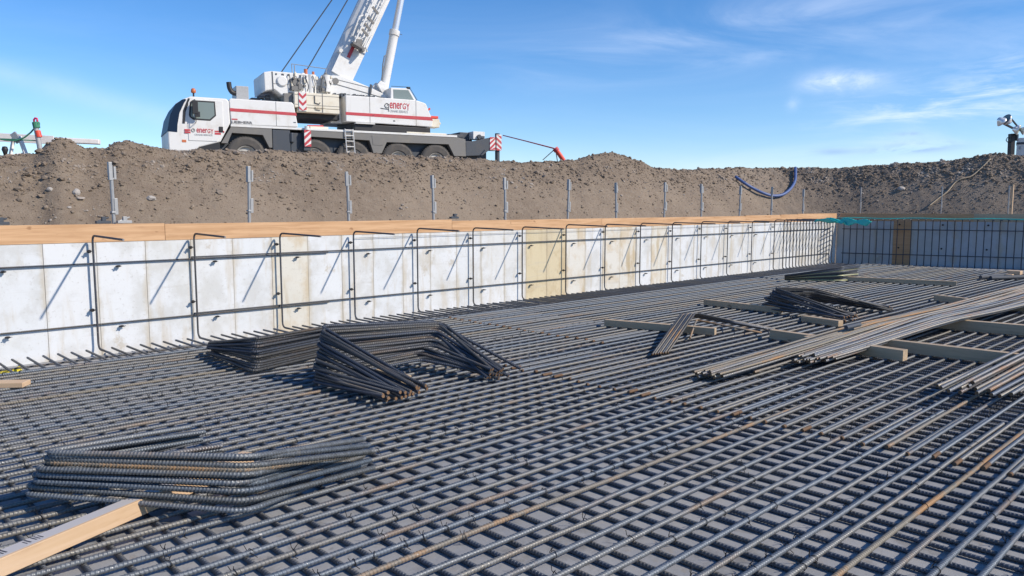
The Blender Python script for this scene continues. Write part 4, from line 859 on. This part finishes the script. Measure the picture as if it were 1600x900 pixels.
jc=MB(); jc.tube([bp(1.5,.30,-.2),bp(2.3,.38,-.25),bp(2.5,.22,-.2)],.035,8).tube([bp(2.0,-.40,-.1),bp(1.4,-.34,-.2),bp(1.3,-.5,-.1)],.03,8); P_(jc,'jib_hoses',WHITE,bo,bevel=0)
# luffing cylinder
cb0=Vector((8.34,1.35,3.55)); cdir=Vector((.215,0,.975)).normalized()
P_(MB().cyl(cb0,cb0+cdir*2.45,.185,28),'cylinder_barrel',WHITE,bevel=0,smooth=False); P_(MB().cyl(cb0+cdir*2.36,cb0+cdir*2.58,.215,28),'cylinder_gland',WHITE,bevel=.01)
P_(MB().cyl(cb0+cdir*2.5,cb0+cdir*12,.135,24),'cylinder_rod',ROD,bevel=0,smooth=False)
P_(MB().prism([(7.98,3.78),(8.12,3.95),(8.34,3.85),(8.66,3.30),(8.46,3.20),(8.28,3.30)],1.0,1.14).prism([(7.98,3.78),(8.12,3.95),(8.34,3.85),(8.66,3.30),(8.46,3.20),(8.28,3.30)],1.55,1.7),'cylinder_bracket',WHITE,bevel=.015)
P_(MB().tube([(8.22,1.12,4.0),(8.25,1.08,4.6),(8.33,1.1,4.95),(8.42,1.15,5.0)],.022,6).beam((8.9,1.35,5.98),(9.15,1.2,5.90),.02,.02),'cylinder_hose',GREY,bevel=0)
# rails and ropes
hr=MB(); hr.tube([(4.53,.8,3.86),(4.51,.8,4.26),(5.84,.8,4.19),(5.83,.8,3.9)],.02,6).tube([(4.62,.8,3.86),(4.62,.8,4.22)],.02,6); P_(hr,'handrail',GALV,bevel=0)
for p,q in (((4.12,1.2,3.86),(11.85,1.2,15.0)),((5.04,1.2,3.9),(12.5,1.2,16.5))): P_(MB().tube([p,q],.024,6),'hoist_rope',DGREY,bevel=0)
# ------------------------------------------------------------------ things on the crest
def at(px,py,depth):
    d=ray(px,py); q=Vector((math.cos(YAW),math.sin(YAW),0)); k=depth/d.dot(q); return Vector((d.x*k,d.y*k,EYE+d.z*k))
RV=_r
# sawhorse barricade
sh=empty('barricade',at(28,244,18.4)); tag(sh,'white timber barricade with splayed legs on the bank at the left edge','barricade')
def rel(px,py,dp): return at(px,py,dp)-sh.location
b=MB(); b.beam(rel(-70,211,18.3),rel(84,219,18.7),.04,.20); b.build('rail',PALEW,sh,bevel=.005)
for a_,b_ in (((22,212),(16,241)),((30,213),(42,241)),((-60,212),(-66,243)),((-50,212),(-40,243))): MB().beam(rel(*a_,18.3),rel(b_[0],b_[1]+4,18.2),.09,.05).build('leg',PALEW,sh,bevel=.004)
MB().beam(rel(9,245,18.1),rel(42,240,18.3),.1,.07).build('foot_board',PALEW,sh,bevel=.004)
MB().beam(rel(20,208,18.25),rel(30,222,18.25),.05,.14).build('bracket',GALV,sh,bevel=.004)
pk=MB().beam(at(92,219,20.5),at(156,222,20.8),.25,.13).build('concrete_barrier',PALEW,bevel=.02); tag(pk,'white barrier piece showing between the two left soil mounds','barrier')
rp=MB().tube([at(-20,213,18.1),at(8,219,18.1),at(25,220,18.05),at(38,215,18.1),at(48,207,18.1),at(55,199,18.1)],.018,6).tube([at(-20,216,18.15),at(25,218,18.1),at(58,220,18.1)],.014,6); rp=rp.build('green_rope',GREEN,smooth=True); tag(rp,'green rope slung from the barricade to the delineator post','rope')
dl=empty('delineator_post',at(62,236,18.1)); tag(dl,'grey and orange delineator post with magenta loop handle by the left mound','delineator')
def reld(px,py): return at(px,py,18.1)-dl.location
MB().cyl(reld(63,236),reld(56,197),.055,14).build('tube',GALV,dl); MB().cyl(reld(61.4,214.5),reld(58.6,204.5),.063,16).build('orange_band',SAFE,dl)
MB().cyl(reld(57.5,200),reld(55.5,191),.075,12).cyl(reld(53,193)+Vector((0,0,0)),reld(61,193.5),.045,10).build('rope_knot',GREEN,dl)
MB().tube([reld(53.5,192),reld(53,187),reld(55,184.5),reld(57.5,185),reld(58.3,188),reld(58.5,192)],.022,8).build('loop_handle',PINK,dl,smooth=True)
bp_=at(8,238,18.0); o=MB().lathe([(0,0.14),(.05,.13),(.07,.06),(.05,0),(.02,-.12),(0,-.12)],bp_,'z',12).build('black_knob',BLACK,smooth=True); tag(o,'small black knob-ended peg beside the barricade foot','peg')
# leaning red delineator by the crane
d2=empty('leaning_post',at(880,252,24)); tag(d2,'leaning red tube post on the crest right of the crane','delineator')
def r2(px,py): return at(px,py,24)-d2.location
MB().cyl(r2(881,251),r2(869,234),.07,12).build('tube',SAFE,d2); MB().cyl(r2(870.5,236),r2(867,231.5),.09,12).build('cap',RED,d2)
MB().cyl(r2(867,233),r2(848,250),.015,6).cyl(r2(868,234),r2(871,252),.015,6).build('stay',GREY,d2)
rr=MB().tube([at(786,211.5,32.8),at(820,220,30),at(866,232,24.1)],.022,6).build('red_rope',RED,smooth=True); tag(rr,'thin red rope from the rear outrigger to the leaning post','rope')
# light tower
lt=empty('light_tower',at(1580,246,38)); tag(lt,'mobile light tower with four silver lamps and black mast at right','light tower')
def r3(px,py,dd=0): return at(px,py,38+dd)-lt.location
MB().beam(r3(1579,250),r3(1581,209),.26,.2).build('mast',BLACK,lt,bevel=.01); MB().box(tuple(r3(1586,216)-Vector((.12,.12,.12))),tuple(r3(1586,213)+Vector((.14,.12,.1)))).build('winch_box',BLACK,lt,bevel=.01)
MB().tube([r3(1579,216),r3(1574,215),r3(1572,219),r3(1574,222),r3(1578,222)],.02,6).build('cable_loop',BLACK,lt)
MB().beam(r3(1564,191),r3(1592,205),.10,.08).beam(r3(1577,182),r3(1592,200),.06,.06).build('lamp_arm',BLACK,lt)
def lamp(px,py,s_,tx,tz):
    b=MB(); b.lathe([(0,-.16),(.10,-.15),(.16,-.06),(.25,.06),(.30,.16),(.29,.17),(.22,.08),(.0,.0)],(0,0,0),'z',20); o=b.build('lamp_head',CHROME,lt,smooth=True); o.location=r3(px,py,-.3); o.rotation_euler=(tx,tz,0); o.scale=(s_,s_,s_)
    g=MB().lathe([(0,.175),(.28,.17)],(0,0,0),'z',20).build('lens',GLASS_L,o)
lamp(1563,188,.85,2.6,-.7); lamp(1575,189,.95,-.5,-1.0); lamp(1587,202,.85,1.9,-.35); lamp(1598,203,.75,2.0,-.2)
hsg=MB().prism([(0,0),(0,.95),(.1,1.02),(2.4,1.02),(2.4,0)],0,1.2).build('housing',WHITE,lt,bevel=.02); hsg.location=r3(1587,248,.6); hsg.rotation_euler=(0,0,YAW-R(33.6)-math.pi/2)
MB().box((-.02,-.02,.70),(2.42,1.22,.80)).build('top_band',DGREY,hsg)
text('MAGNUM',.42,.48,.5,.09,INKD,hsg,t=-.01) if False else None
mk=MB(); 
for k in range(5): mk.box((.10+k*.09,-.012,.10),(.15+k*.09,0,.17))
mk.box((.10,-.012,.45),(.18,0,.60)).box((.4,-.012,.5),(.6,0,.56)); mk.build('marking',INK,hsg)
